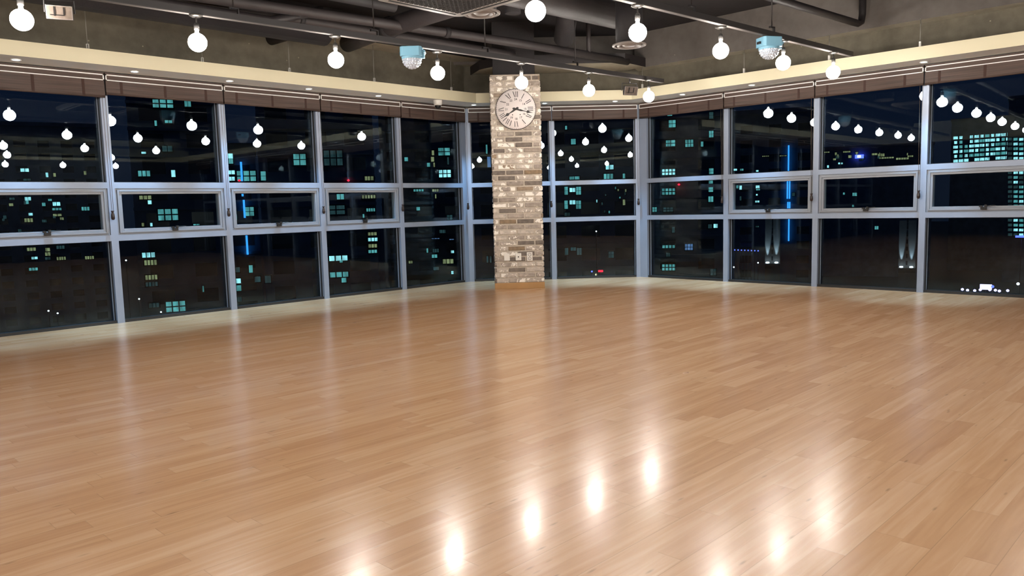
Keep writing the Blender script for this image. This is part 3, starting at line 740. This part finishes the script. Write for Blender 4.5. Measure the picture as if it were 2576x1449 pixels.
# ------------------------------------------------------------------ floodlights
def flood(lab, x, k, sz, rz, tilt, z):
    x *= SK; z = 1.1734 + (z - 1.1734) * SK; t = empty('floodlight', (x, ty(k, x), z), rz); tag(t, lab, 'floodlight', 'track floodlights')
    Mt = Matrix.Rotation(tilt, 4, 'X')
    w2, h2, dp = 0.115 * sz, 0.068 * sz, 0.10 * sz
    m = mb('track_black'); 
    a = m.box(-w2, w2, -0.02, 0, -h2, h2, Mt)
    vs = [m.bm.verts.new(v) for v in ((-w2, 0, -h2), (w2, 0, -h2), (w2, 0, h2), (-w2, 0, h2), (-w2 * .6, dp, -h2 * .55), (w2 * .6, dp, -h2 * .55), (w2 * .6, dp, h2 * .55), (-w2 * .6, dp, h2 * .55))]
    for q in ((0, 1, 5, 4), (1, 2, 6, 5), (2, 3, 7, 6), (3, 0, 4, 7), (4, 5, 6, 7)): m.bm.faces.new([vs[i] for i in q]).material_index = 0
    bmesh.ops.transform(m.bm, matrix=Mt, verts=vs); m.build('housing', t, bevel=0.004)
    m = mb('reflector'); m.box(-w2 * .9, w2 * .9, -0.0225, -0.019, -h2 * .86, h2 * .86, Mt)
    m.mat('ac_plastic'); m.box(-w2 * .93, w2 * .93, -0.024, -0.019, -h2 * .92, -h2 * .84, Mt); m.box(-w2 * .93, w2 * .93, -0.024, -0.019, h2 * .84, h2 * .92, Mt)
    m.box(-w2 * .95, -w2 * .90, -0.024, -0.019, -h2 * .92, h2 * .92, Mt); m.box(w2 * .90, w2 * .95, -0.024, -0.019, -h2 * .92, h2 * .92, Mt)
    m.build('lens', t)
    m = mb('dark_plastic'); m.box(-w2 * .42, -w2 * .28, -0.026, -0.022, -h2 * .5, h2 * .75, Mt); m.box(w2 * .28, w2 * .40, -0.026, -0.022, -h2 * .3, h2 * .7, Mt); m.box(-w2 * .7, w2 * .35, -0.026, -0.022, -h2 * .42, -h2 * .3, Mt); m.build('lamp_holder', t)
    m = mb('track_black'); m.tube([(-w2 - 0.008, 0.03, 0), (-w2 - 0.008, 0.02, h2 + 0.035), (w2 + 0.008, 0.02, h2 + 0.035), (w2 + 0.008, 0.03, 0)], 0.006, 8, smooth=False)
    m.tube([(0, 0.02, h2 + 0.035), (0, 0.012, ZT - z - 0.004)], 0.009, 8); m.build('yoke', t)
flood('large rectangular floodlight with pale reflector at the far top left', 1.86, 'A', 0.74, -0.33, 0.35, 2.655)
flood('small black floodlight on the left track end, above the right corner', 8.44, 'A', 0.85, -0.42, 0.3, 2.62)

# ------------------------------------------------------------------ ceiling services
def pipe(name, lab, pts, r, mat='pipe_paint', cat='pipe', group=None, bands=(), seg=20):
    t = empty(name, pts[0]); tag(t, lab, cat, group)
    o = Vector(pts[0]); m = mb(mat); m.tube([Vector(p) - o for p in pts], r, seg); m.build('pipe_run' if cat == 'pipe' else 'duct_body', t)
    for b in bands:
        a = Vector(b[0]) - o; c = Vector(b[1]) - o
        m = mb('dark_paint'); m.tube([a, c], r * 1.18, seg); m.build('clamp', t)
    return t
pipe('ceiling_pipe', 'grey sprinkler pipe running above the brick pillar to the right corner', [(3.2, 7.35, 3.2), (5.49, 7.10, 3.2), (7.20, 6.93, 3.2), (9.40, 6.83, 3.2)], 0.052, 'pipe_grey', bands=[((6.1, 7.035, 3.2), (6.16, 7.03, 3.2))])
pipe('ceiling_pipe', 'thick grey pipe with a rounded end left of the pillar top', [(3.0, 7.55, 3.2), (7.60, 7.53, 3.2), (7.75, 7.53, 3.2)], 0.055, 'pipe_grey', bands=[((4.5, 7.54, 3.2), (4.55, 7.54, 3.2))])
pipe('ceiling_pipe', 'dark pipe running top left into the crossing duct', [(-3.0, 6.95, 3.28), (5.15, 6.72, 3.28)], 0.06, 'pipe_paint')
pipe('ceiling_pipe', 'dark thin pipe at the top left, above the lighting track', [(-3.0, 7.45, 3.10), (4.1, 7.40, 3.10), (4.7, 7.40, 3.30)], 0.045, 'pipe_paint')
pipe('ceiling_duct', 'broad dark duct along the top of the left concrete wall', [(XMIN + 0.3, 7.98, 3.26), (5.1, 7.98, 3.26)], 0.19, 'dark_paint', 'duct')
pipe('ceiling_duct', 'grey flexible duct crossing towards the air conditioner', [(5.75, 8.5, 3.26), (5.62, 7.9, 3.24), (5.56, 7.2, 3.24), (5.62, 6.2, 3.28), (5.4, 5.6, 3.34)], 0.105, 'pipe_grey', 'duct', bands=[((5.60, 7.50, 3.24), (5.575, 7.36, 3.24))])
pipe('ceiling_duct', 'large dark round duct behind the top globe lamp', [(3.0, 5.90, 3.38), (6.18, 5.78, 3.38), (7.75, 5.72, 3.38)], 0.15, 'pipe_grey', 'duct')
pipe('ceiling_pipe', 'dark pipe with an elbow up to the ceiling at the top right', [(0.5, 4.25, 3.2), (7.82, 3.77, 3.2), (9.60, 3.65, 3.2), (9.68, 3.645, 3.23), (9.70, 3.64, 3.32), (9.70, 3.64, ZC)], 0.040, 'pipe_paint')
pipe('ceiling_pipe', 'short dark drop pipe beside the round air diffuser', [(8.55, 6.86, 3.22), (8.55, 6.86, ZC)], 0.03, 'pipe_grey')
pipe('ceiling_pipe', 'grey pipe stub with a pale cut end left of the second globe lamp', [(4.78, 8.66, 3.22), (4.86, 8.2, 3.24)], 0.075, 'pipe_paint')
pipe('ceiling_duct', 'dark vertical duct drop above the pipes left of the pillar', [(6.55, 6.35, 3.35), (6.55, 6.35, ZC)], 0.09, 'dark_paint', 'duct')
pipe('ceiling_duct', 'dark slanting duct drop above the pillar top', [(7.9, 6.75, 3.30), (7.55, 6.35, ZC)], 0.13, 'dark_paint', 'duct')
# air conditioner cassette
t = empty('ceiling_air_conditioner', (4.31, 4.83, 2.86)); tag(t, 'square ceiling air conditioner with a woven grille at the top edge', 'air conditioner')
m = mb('ac_plastic'); h = 0.475
rc = []
for cx_, cy_, a0 in ((h - .06, h - .06, 0), (-h + .06, h - .06, 90), (-h + .06, -h + .06, 180), (h - .06, -h + .06, 270)):
    for q in range(5): an = math.radians(a0 + q * 22.5); rc.append((cx_ + .06 * math.cos(an), cy_ + .06 * math.sin(an)))
m.prism(rc, 0.0, 0.035); m.prism([(x_ * .96, y_ * .96) for x_, y_ in rc], -0.012, 0.0); m.build('panel', t)
m = mb('dark_paint'); m.box(-0.42, 0.42, -0.42, 0.42, 0.035, 0.32)
for a_ in (-0.38, 0.38):
    for b_ in (-0.38, 0.38): m.tube([(a_, b_, 0.32), (a_, b_, ZC - 2.86)], 0.006, 8)
m.build('body', t)
m = mb('grille_dark'); m.box(-0.33, 0.33, -0.33, 0.33, -0.016, -0.0121)
m.mat('grille_grey')
for i in range(27):
    for j in range(27):
        x_ = -0.32 + i * 0.0246; y_ = -0.32 + j * 0.0246
        if (i + j) % 2: m.box(x_ - 0.010, x_ + 0.010, y_ - 0.004, y_ + 0.004, -0.024, -0.016)
        else: m.box(x_ - 0.004, x_ + 0.004, y_ - 0.010, y_ + 0.010, -0.022, -0.016)
m.build('grille', t)
m = mb('grille_dark')
for sg in (-1, 1): m.box(-0.36, 0.36, sg * 0.395 - 0.012, sg * 0.395 + 0.012, -0.0135, -0.0119); m.box(sg * 0.395 - 0.012, sg * 0.395 + 0.012, -0.36, 0.36, -0.0135, -0.0119)
m.build('air_slots', t)
def diffuser(lab, x, y, z, r, zt):
    t = empty('round_air_diffuser', (x, y, z)); tag(t, lab, 'air diffuser', 'round air diffusers')
    m = mb('ac_plastic')
    m.lathe([(r, 0.012), (r * 1.0, 0.0), (r * 0.93, -0.006), (r * 0.86, 0.0), (r * 0.80, 0.020), (r * 0.84, 0.025)], 40)
    m.lathe([(r * 0.74, 0.004), (r * 0.70, -0.012), (r * 0.58, -0.004), (r * 0.52, 0.022)], 40)
    m.build('rings', t)
    m = mb('ac_plastic'); m.lathe([(0, -0.004), (r * 0.30, -0.006), (r * 0.46, 0.012), (r * 0.46, 0.016), (0, 0.016)], 32); m.build('core', t)
    m = mb('dark_paint'); m.tube([(0, 0, 0.02), (0, 0, zt - z)], r * 0.80, 24); m.build('duct_neck', t)
diffuser('round air diffuser just below the corner of the air conditioner', 5.07, 5.32, 2.93, 0.175, ZC)
diffuser('round air diffuser partly hidden by a glowing globe lamp', 7.15, 5.17, 2.88, 0.185, 3.40)

# ================================================================== the city outside
GZ = -27.0
def ray(px, py):
    return (FWD * FPX + RGT * (px - 1288.0) - UPV * (py - 724.5)).normalized()
m = mb('asphalt'); m.box(-50, 900, -600, 900, GZ - 1, GZ); struct(m.build('ground'))
def building(name, lab, cat, px0, px1, dist, ztop, wins, turn=0.0, mat='facade_dark', bands=True, extra=None, group=None, depth=16.0, dimgrid=True):
    """a block whose street front spans the two bearings at the given distance; windows sit in its front"""
    a = ray(px0, 500); b = ray(px1, 500)
    a = Vector((a.x, a.y)).normalized(); b = Vector((b.x, b.y)).normalized(); mid = (a + b).normalized()
    n = Matrix.Rotation(turn, 2) @ mid           # facade normal pointing away from the room
    def hit(d): return d * (dist * mid.dot(n) / d.dot(n))
    P0, P1 = hit(a), hit(b); Wd = (P1 - P0).length; u = (P1 - P0).normalized(); rz = math.atan2(u.y, u.x)
    t = empty(name, (P0.x, P0.y, GZ), rz); tag(t, lab, cat, group)
    H = ztop - GZ
    m = mb(mat); m.box(0, Wd, 0.0, depth, 0, H); m.box(-0.3, Wd + 0.3, -0.3, depth + 0.3, H, H + 0.9)
    fl = 2.9; nf = int(H / fl)
    if bands:
        for k in range(1, nf): m.box(-0.05, Wd + 0.05, -0.35, 0.0, k * fl - 0.35, k * fl)
    m.build('walls', t)
    if dimgrid:
        m = mb('facade_glass'); nx = max(1, int(Wd / 4.2))
        for k in range(0, nf):
            for i in range(nx):
                cx = (i + 0.5) * Wd / nx; m.box(cx - 1.15, cx + 1.15, -0.06, 0.02, k * fl + 0.75, k * fl + 2.25)
        o = m.build('unlit_windows', t); o['kind'] = 'stuff'
    for (px, py, pw, ph, mt, cols, rows) in wins:
        d = ray(px, py); dd = Vector((d.x, d.y)); s = dist * mid.dot(n) / dd.dot(n)
        P = EYE + d * s; lx_ = (Vector((P.x, P.y)) - P0).dot(u); lz = P.z - GZ
        sc_ = (P - EYE).length / FPX; w2, h2 = pw * sc_ / 2, ph * sc_ / 2
        if not (w2 < lx_ < Wd - w2): lx_ = min(max(lx_, w2), Wd - w2)
        m = mb('facade_frame'); fo = -0.42 if bands else -0.10; m.box(lx_ - w2 - 0.08, lx_ + w2 + 0.08, fo, 0.01, lz - h2 - 0.08, lz + h2 + 0.08)
        wf = m.build('window', t)
        m = mb(mt); g = 0.07 * min(1.0, w2); cw_, rh = 2 * w2 / cols, 2 * h2 / rows
        for c_ in range(cols):
            for r_ in range(rows):
                x_ = lx_ - w2 + c_ * cw_; z_ = lz - h2 + r_ * rh
                m.box(x_ + g, x_ + cw_ - g, fo - 0.03, fo - 0.002, z_ + g, z_ + rh - g)
        m.build('lit_pane', wf)
    if extra: extra(t, P0, u, n, dist, mid)
    return t
def wpos(px, py, dist, mid, n, P0, u):
    d = ray(px, py); dd = Vector((d.x, d.y)); s = dist * mid.dot(n) / dd.dot(n); P = EYE + d * s
    return (Vector((P.x, P.y)) - P0).dot(u), P.z - GZ, (P - EYE).length / FPX
te, cy, di, wa, bl = 'lit_teal', 'lit_cyan', 'lit_dim', 'lit_warm', 'lit_blue'
rg = random.Random(11)
def scatter(x0, x1, y0, y1, n, wmin=5, wmax=14, kinds=(te, di, wa, cy, di)):
    out = []
    for _ in range(n):
        out.append((rg.uniform(x0, x1), rg.uniform(y0, y1), rg.uniform(wmin, wmax), rg.uniform(4, 8), rg.choice(kinds), rg.choice((1, 2, 3)), 1))
    return out
building('apartment_block', 'distant apartment block with many tiny lit windows at the far left', 'building', -160, 262, 210, 22,
         [(28, 515, 8, 6, wa, 1, 1), (30, 500, 10, 5, di, 2, 1), (70, 500, 12, 8, cy, 2, 1), (142, 513, 15, 9, cy, 2, 1), (143, 526, 18, 6, te, 3, 1), (215, 525, 16, 9, te, 3, 1), (72, 554, 16, 9, wa, 3, 1), (77, 539, 8, 6, cy, 1, 1),
          (144, 541, 17, 6, wa, 2, 1), (79, 627, 17, 8, wa, 3, 1), (120, 628, 9, 8, wa, 1, 1), (120, 639, 10, 8, wa, 2, 1), (87, 649, 12, 6, cy, 2, 1), (154, 650, 18, 8, wa, 4, 1), (225, 648, 18, 8, wa, 4, 1), (84, 677, 17, 7, te, 3, 1),
          (152, 622, 16, 8, di, 3, 1), (120, 650, 10, 6, di, 2, 1), (62, 428, 16, 8, cy, 2, 1), (118, 440, 5, 10, cy, 1, 1), (137, 440, 5, 8, wa, 1, 1), (68, 452, 14, 5, di, 2, 1), (214, 435, 5, 8, wa, 1, 1)] + scatter(5, 240, 500, 600, 14, 4, 9), bands=False)
building('apartment_tower', 'dark tower with a big teal window low down, second window bay from the left', 'building', 335, 562, 95, 34,
         [(410, 262, 44, 20, te, 3, 2), (472, 262, 14, 14, te, 2, 1), (424, 307, 16, 7, te, 2, 1), (392, 311, 5, 12, te, 1, 1), (362, 385, 10, 5, cy, 1, 1), (363, 437, 26, 14, te, 3, 1), (436, 437, 9, 16, cy, 1, 1), (421, 375, 22, 14, di, 2, 1),
          (423, 540, 44, 28, te, 3, 2), (366, 497, 26, 10, wa, 3, 1), (377, 509, 8, 9, cy, 1, 1), (360, 565, 5, 8, wa, 1, 1), (381, 565, 5, 8, cy, 1, 1), (494, 565, 14, 4, te, 2, 1), (374, 641, 28, 13, cy, 3, 1), (379, 660, 27, 13, wa, 4, 1),
          (381, 697, 26, 12, wa, 4, 1), (382, 714, 26, 11, di, 4, 1), (511, 726, 3, 14, te, 1, 1), (388, 767, 22, 11, di, 3, 1), (442, 770, 43, 26, te, 3, 2)])
def neon(px, segs, wpx):
    def f_(t, P0, u, n, dist, mid):
        m = mb('blue_neon')
        for (pa, ya, pb, yb) in segs:
            la, za, s_ = wpos(pa, ya, dist, mid, n, P0, u); lb, zb, _ = wpos(pb, yb, dist, mid, n, P0, u)
            m.box(la - wpx * s_ / 2, la + wpx * s_ / 2, -0.62, -0.40, zb, za)
        m.build('neon_line', t)
    return f_
def both(*fs):
    def f_(*a):
        for q in fs: q(*a)
    return f_
def beacon(px, py):
    def f_(t, P0, u, n, dist, mid):
        l, z, s_ = wpos(px, py, dist, mid, n, P0, u)
        m = mb('red_glow'); m.lathe([(0, 0.9 * s_ * 3.5), (2.5 * s_, 0.6 * s_ * 3), (3.2 * s_, 0), (0, -2 * s_)], 12, T(l, -0.6, z)); m.build('warning_light', t)
    return f_
building('apartment_tower', 'dark tower with the blue neon line left of the middle, left wall side', 'building', 568, 648, 105, 9,
         [(580, 393, 11, 12, cy, 1, 1), (581, 406, 10, 12, te, 1, 1), (582, 434, 16, 10, cy, 2, 1), (583, 450, 14, 10, cy, 2, 1), (630, 443, 44, 26, te, 3, 2), (590, 533, 9, 12, te, 1, 1), (591, 546, 9, 14, cy, 1, 1), (628, 532, 20, 22, te, 2, 2),
          (598, 678, 10, 12, di, 1, 1), (631, 676, 9, 18, te, 1, 1), (600, 706, 11, 12, cy, 1, 1), (601, 724, 11, 14, te, 1, 1), (648, 702, 14, 14, di, 1, 1), (603, 752, 10, 12, di, 2, 1)],
         extra=both(neon(0, [(606, 408, 606, 456), (610, 488, 610, 494), (613, 503, 613, 548), (620, 592, 620, 640)], 4.5), beacon(602, 455)))
building('apartment_tower', 'dark tower with wide teal windows in the fourth window bay', 'building', 655, 945, 92, 36,
         [(754, 402, 30, 28, te, 2, 2), (838, 398, 46, 38, di, 3, 2), (928, 449, 22, 11, wa, 3, 1), (856, 495, 18, 14, te, 2, 1), (931, 495, 34, 10, wa, 5, 1), (845, 528, 44, 24, di, 2, 2), (932, 528, 22, 9, te, 4, 1), (663, 443, 12, 22, te, 1, 2),
          (936, 588, 22, 9, wa, 3, 1), (939, 602, 24, 10, cy, 3, 1), (937, 618, 22, 10, wa, 3, 1), (937, 632, 22, 9, te, 3, 1), (851, 649, 46, 15, cy, 3, 1), (853, 690, 46, 15, te, 3, 1), (865, 704, 12, 12, te, 1, 1), (649, 703, 14, 18, di, 1, 1),
          (914, 543, 4, 9, te, 1, 1), (858, 656, 8, 8, te, 1, 1)], extra=beacon(876, 455))
building('apartment_tower', 'banded tower seen through the last left-wall window bay', 'building', 960, 1172, 125, 42,
         [(1117, 382, 30, 20, te, 2, 2), (1089, 385, 6, 12, wa, 1, 1), (1119, 437, 31, 20, cy, 3, 2), (1022, 401, 9, 10, te, 1, 1), (1088, 401, 8, 12, wa, 1, 1), (1092, 415, 4, 11, wa, 1, 1), (1078, 415, 8, 10, te, 1, 1), (1127, 405, 4, 18, di, 1, 1),
          (1053, 479, 26, 7, te, 4, 1), (1095, 479, 16, 7, wa, 3, 1), (1096, 494, 3, 10, wa, 1, 1), (1052, 525, 9, 9, te, 1, 1), (1131, 547, 14, 13, di, 2, 2), (1113, 582, 16, 9, di, 2, 1), (1096, 630, 16, 10, di, 3, 1), (1075, 630, 4, 11, te, 1, 1),
          (1138, 633, 8, 7, cy, 1, 1), (1093, 644, 14, 9, te, 2, 1), (1127, 657, 28, 13, wa, 3, 1), (1033, 659, 10, 7, wa, 2, 1), (1097, 675, 14, 9, di, 1, 1), (1138, 685, 6, 8, cy, 1, 2), (1096, 600, 20, 3, bl, 3, 1), (1136, 602, 12, 3, bl, 2, 1)])
building('apartment_tower', 'dark tower right of the brick pillar with two stacked teal windows', 'building', 1190, 1612, 98, 16,
         [(1424, 480, 9, 20, te, 1, 2), (1440, 478, 15, 11, cy, 2, 1), (1455, 480, 13, 20, te, 2, 2), (1424, 515, 9, 21, te, 1, 2), (1440, 509, 15, 11, cy, 2, 1), (1455, 515, 13, 21, te, 2, 2), (1427, 539, 14, 9, di, 2, 1), (1533, 421, 20, 12, cy, 2, 1),
          (1530, 444, 24, 14, te, 3, 1), (1569, 443, 6, 12, te, 1, 1), (1445, 448, 26, 9, te, 2, 1), (1425, 632, 9, 18, di, 1, 1), (1442, 626, 14, 9, di, 2, 1), (1457, 632, 12, 18, di, 2, 1), (1537, 640, 14, 16, di, 2, 2), (1569, 509, 6, 14, wa, 1, 1),
          (1424, 322, 5, 9, te, 1, 1), (1442, 357, 12, 14, te, 1, 1), (1231, 408, 9, 26, bl, 1, 1), (1227, 652, 4, 16, di, 1, 2), (1235, 652, 4, 16, di, 1, 2), (1225, 376, 4, 22, te, 1, 1)] + scatter(1490, 1590, 470, 540, 10, 2, 5), mat='facade_dark')
building('apartment_tower', 'tower with pale horizontal bands just right of the right corner post', 'building', 1632, 1826, 118, 44,
         [(1682, 433, 33, 16, cy, 4, 2), (1682, 482, 33, 17, te, 4, 2), (1647, 527, 11, 12, te, 2, 2), (1681, 527, 24, 12, di, 3, 2), (1789, 431, 11, 14, te, 1, 2), (1788, 457, 10, 10, te, 1, 1), (1788, 477, 11, 12, te, 1, 2), (1788, 501, 12, 14, te, 2, 1),
          (1733, 621, 20, 16, bl, 3, 2), (1682, 620, 32, 9, te, 4, 1), (1682, 672, 33, 17, te, 4, 2), (1694, 578, 7, 14, di, 1, 1), (1786, 569, 9, 10, di, 1, 1), (1800, 568, 10, 10, cy, 1, 1), (1794, 684, 14, 16, di, 2, 2), (1798, 704, 20, 8, te, 2, 1),
          (1691, 312, 17, 18, te, 2, 2), (1687, 361, 23, 16, te, 2, 2), (1734, 361, 20, 18, te, 3, 2), (1789, 338, 11, 16, te, 2, 2), (1789, 291, 10, 16, di, 1, 2), (1766, 363, 6, 12, te, 1, 1), (1685, 290, 12, 5, te, 1, 1), (1681, 640, 10, 10, di, 1, 1)],
         mat='facade_grey', extra=beacon(1708, 465))
building('office_tower', 'dark tower with a tall blue neon line, right wall side', 'building', 1842, 2058, 165, 18,
         [(1855, 470, 5, 7, te, 1, 1), (1863, 472, 6, 10, cy, 1, 1), (1906, 470, 9, 7, cy, 1, 1), (1907, 477, 9, 4, te, 1, 1), (1904, 490, 4, 4, cy, 1, 1), (1905, 507, 10, 5, cy, 2, 1), (1863, 499, 4, 10, di, 1, 1), (1996, 489, 6, 8, di, 1, 1), (1850, 427, 8, 5, cy, 2, 1),
          (1866, 427, 8, 5, te, 2, 1), (1905, 430, 6, 4, cy, 1, 1), (1905, 570, 8, 4, di, 2, 1), (1926, 393, 16, 3, wa, 4, 1), (1970, 392, 16, 3, wa, 4, 1)],
         extra=neon(0, [(1984, 366, 1984, 430), (1981, 455, 1981, 500), (1986.5, 455, 1986.5, 500), (1982, 508, 1982, 524), (1986.5, 508, 1986.5, 524), (1984.5, 550, 1984.5, 606)], 3.2), bands=False)
def mb_sign(t, L3):
    l, z, s_ = L3; m = mb('blue_lamp'); m.box(l - 9 * s_, l + 9 * s_, -1.2, -0.5, z - 4 * s_, z + 4 * s_); m.mat('white_lamp'); m.box(l - 4 * s_, l + 3 * s_, -1.5, -1.2, z - 2.5 * s_, z + 2.5 * s_); m.build('roof_sign', t)
building('office_block', 'low dark block on the skyline with a blue roof sign', 'building', 2070, 2345, 300, 18,
         [(2080, 383, 12, 3, wa, 3, 1), (2130, 382, 16, 4, wa, 5, 1), (2200, 388, 12, 5, wa, 2, 1), (2217, 390, 14, 7, wa, 3, 1), (2230, 397, 30, 4, wa, 6, 1), (2270, 399, 26, 5, wa, 5, 1), (2290, 393, 12, 4, wa, 3, 1), (2111, 411, 4, 4, cy, 1, 1), (2118, 411, 4, 4, cy, 1, 1),
          (2083, 419, 4, 6, cy, 1, 1), (2150, 489, 10, 8, te, 2, 1), (2123, 487, 4, 5, te, 1, 1), (2205, 573, 8, 8, te, 2, 1), (2146, 518, 4, 5, te, 1, 1)] + scatter(2090, 2300, 384, 402, 12, 2, 8, (wa, wa, di)), bands=False, dimgrid=False,
         extra=lambda t, P0, u, n, dist, mid: mb_sign(t, wpos(2162, 394, dist, mid, n, P0, u)))
gw = []
for r_ in range(6):
    for c_ in range(13):
        if rg.random() < 0.08: continue
        gw.append((2404 + c_ * 13.3, 347 + r_ * 11.6 - c_ * 0.9, rg.choice((6, 9, 9)), 6.5, rg.choice((cy, cy, te)), 1, 1))
building('apartment_slab', 'brightly lit slab block with a dense grid of cyan windows at the right edge', 'building', 2388, 2566, 330, 27.5, gw, bands=False, mat='facade_dark', dimgrid=False)
gw = []
for r_ in range(21):
    for c_ in range(3):
        gw.append((2541 + c_ * 14, 350 + r_ * 12 + c_ * 0.3, 8, 6, rg.choice((cy, te, cy, di)) if c_ else di, 1, 1))
building('apartment_slab', 'tall narrow block with a column of lit windows cut by the right edge', 'building', 2528, 2660, 290, 30, gw, bands=False, mat='facade_dark', dimgrid=False)
# floodlit piers
def pier(lab, px, pyb, dist):
    d = ray(px, pyb); P = EYE + d * dist; s_ = dist / FPX
    t = empty('floodlit_pier', (P.x, P.y, P.z - 1.0), math.atan2(d.y, d.x) - PI / 2); tag(t, lab, 'pier', 'floodlit piers')
    wd = 34 * s_; m = mb('pier_concrete'); m.box(-wd / 2, wd / 2, 0, 5, GZ - P.z + 1.0, 10)
    m.mat('facade_frame')
    for k in range(7): m.box(-2.2 * s_, 1.2 * s_, -0.03, 0.02, 1.8 + k * 16 * s_ - 0.4, 1.8 + k * 16 * s_ + 0.4)
    m.build('shaft', t)
    m = mb('facade_frame'); m.box(-wd / 2, wd / 2, -1.2, 0, 0, 0.9); m.build('ledge', t)
    for q in (-11, 9):
        m = mb('white_lamp'); m.lathe([(0, 0.15), (0.30, 0.1), (0.34, -0.1), (0, -0.15)], 12, T(q * s_, -0.7, 1.1)); m.build('uplight', t)
        l = bpy.data.lights.new('uplight_beam', 'SPOT'); l.energy = 1500; l.color = (0.66, 0.86, 1.0); l.spot_size = math.radians(20); l.spot_blend = 0.6; l.shadow_soft_size = 0.1
        lo = bpy.data.objects.new('uplight_beam', l); C.objects.link(lo); lo.parent = t; lo.location = (q * s_, -0.42, 1.3)
        lo.rotation_euler = (PI - 0.14, 0, 0)
pier('floodlit pier with two upward white beams, nearer the neon tower', 1943, 661, 152)
pier('floodlit pier with two upward white beams, nearer the right edge', 2281, 672, 168)
# street lights and signs, far below
def lamp(lab, px, py, dist, mat, r=2.5, w_=None, h_=None, name='street_light', group=None):
    d = ray(px, py); P = EYE + d * dist; s_ = dist / FPX
    zg = GZ - P.z
    t = empty(name, P, math.atan2(d.y, d.x) - PI / 2); tag(t, lab, 'street light' if name == 'street_light' else 'sign', group)
    m = mb('facade_frame'); m.tube([(0, 0.3, zg), (0, 0.3, 0)], 0.045, 8); m.build('post', t)
    m = mb(mat)
    if w_: m.box(-w_ * s_ / 2, w_ * s_ / 2, -0.2, 0.3, -h_ * s_ / 2, h_ * s_ / 2)
    else: m.lathe([(0, r * s_), (r * s_ * .8, r * s_ * .6), (r * s_, 0), (r * s_ * .8, -r * s_ * .6), (0, -r * s_)], 12)
    m.build('lamp_head', t)
gl = 'street lights beyond the windows'
SD = 180
lamp('bright white lit sign on the street at the lower right', 2480, 722, SD + 8, 'violet_lamp', w_=22, h_=11, name='lit_sign')
for q in ((2421, 728), (2434, 730), (2452, 731), (2466, 729), (2497, 721), (2490, 729), (2504, 730), (2514, 732), (2535, 731)):
    lamp('small violet street light beside the lit sign at the lower right', q[0], q[1], SD, 'violet_lamp' if q[0] != 2497 else 'blue_lamp', 3.0, group='violet street lights')
lamp('blue lit bar on the street at the right edge below the tall block', 2570, 595, SD, 'blue_lamp', w_=22, h_=4, name='lit_sign')
lamp('white street light right of the lit sign', 2561, 714, SD, 'white_lamp', 3.0)
for i in range(9): lamp('small blue light in the row low in the right windows', 1840 + i * 8.4, 628.5 + i * 0.3, 156, 'blue_lamp', 1.5, group='row of blue lights')
lamp('small red street light seen low right of the pillar', 1511, 682, 91, 'red_glow', w_=12, h_=4)
lamp('small blue street light seen low right of the pillar', 1489, 683, 91, 'blue_lamp', 2.2)
lamp('small white street light seen low right of the pillar', 1500, 691, 91, 'warm_lamp', 3.0)
for lab, px, py in (('tiny white street light low in the far left window', 122, 782), ('tiny white street light second from the left, very low', 145, 788), ('tiny white street light beside the big teal window', 405, 785), ('tiny white street light in the second lower pane, upper', 317, 655),
                    ('tiny white street light in the second lower pane, middle', 350, 752), ('tiny white street light low in the right corner pane', 1634, 616), ('white street light under the blue row', 1846, 672), ('small white street light under the neon tower', 1907, 661),
                    ('tiny white street light high in the pane right of the pillar', 1500, 582)):
    lamp(lab, px, py, 85 if px < 1000 else (90 if px < 1620 else (112 if px < 1640 else 152)), 'white_lamp', 1.8)
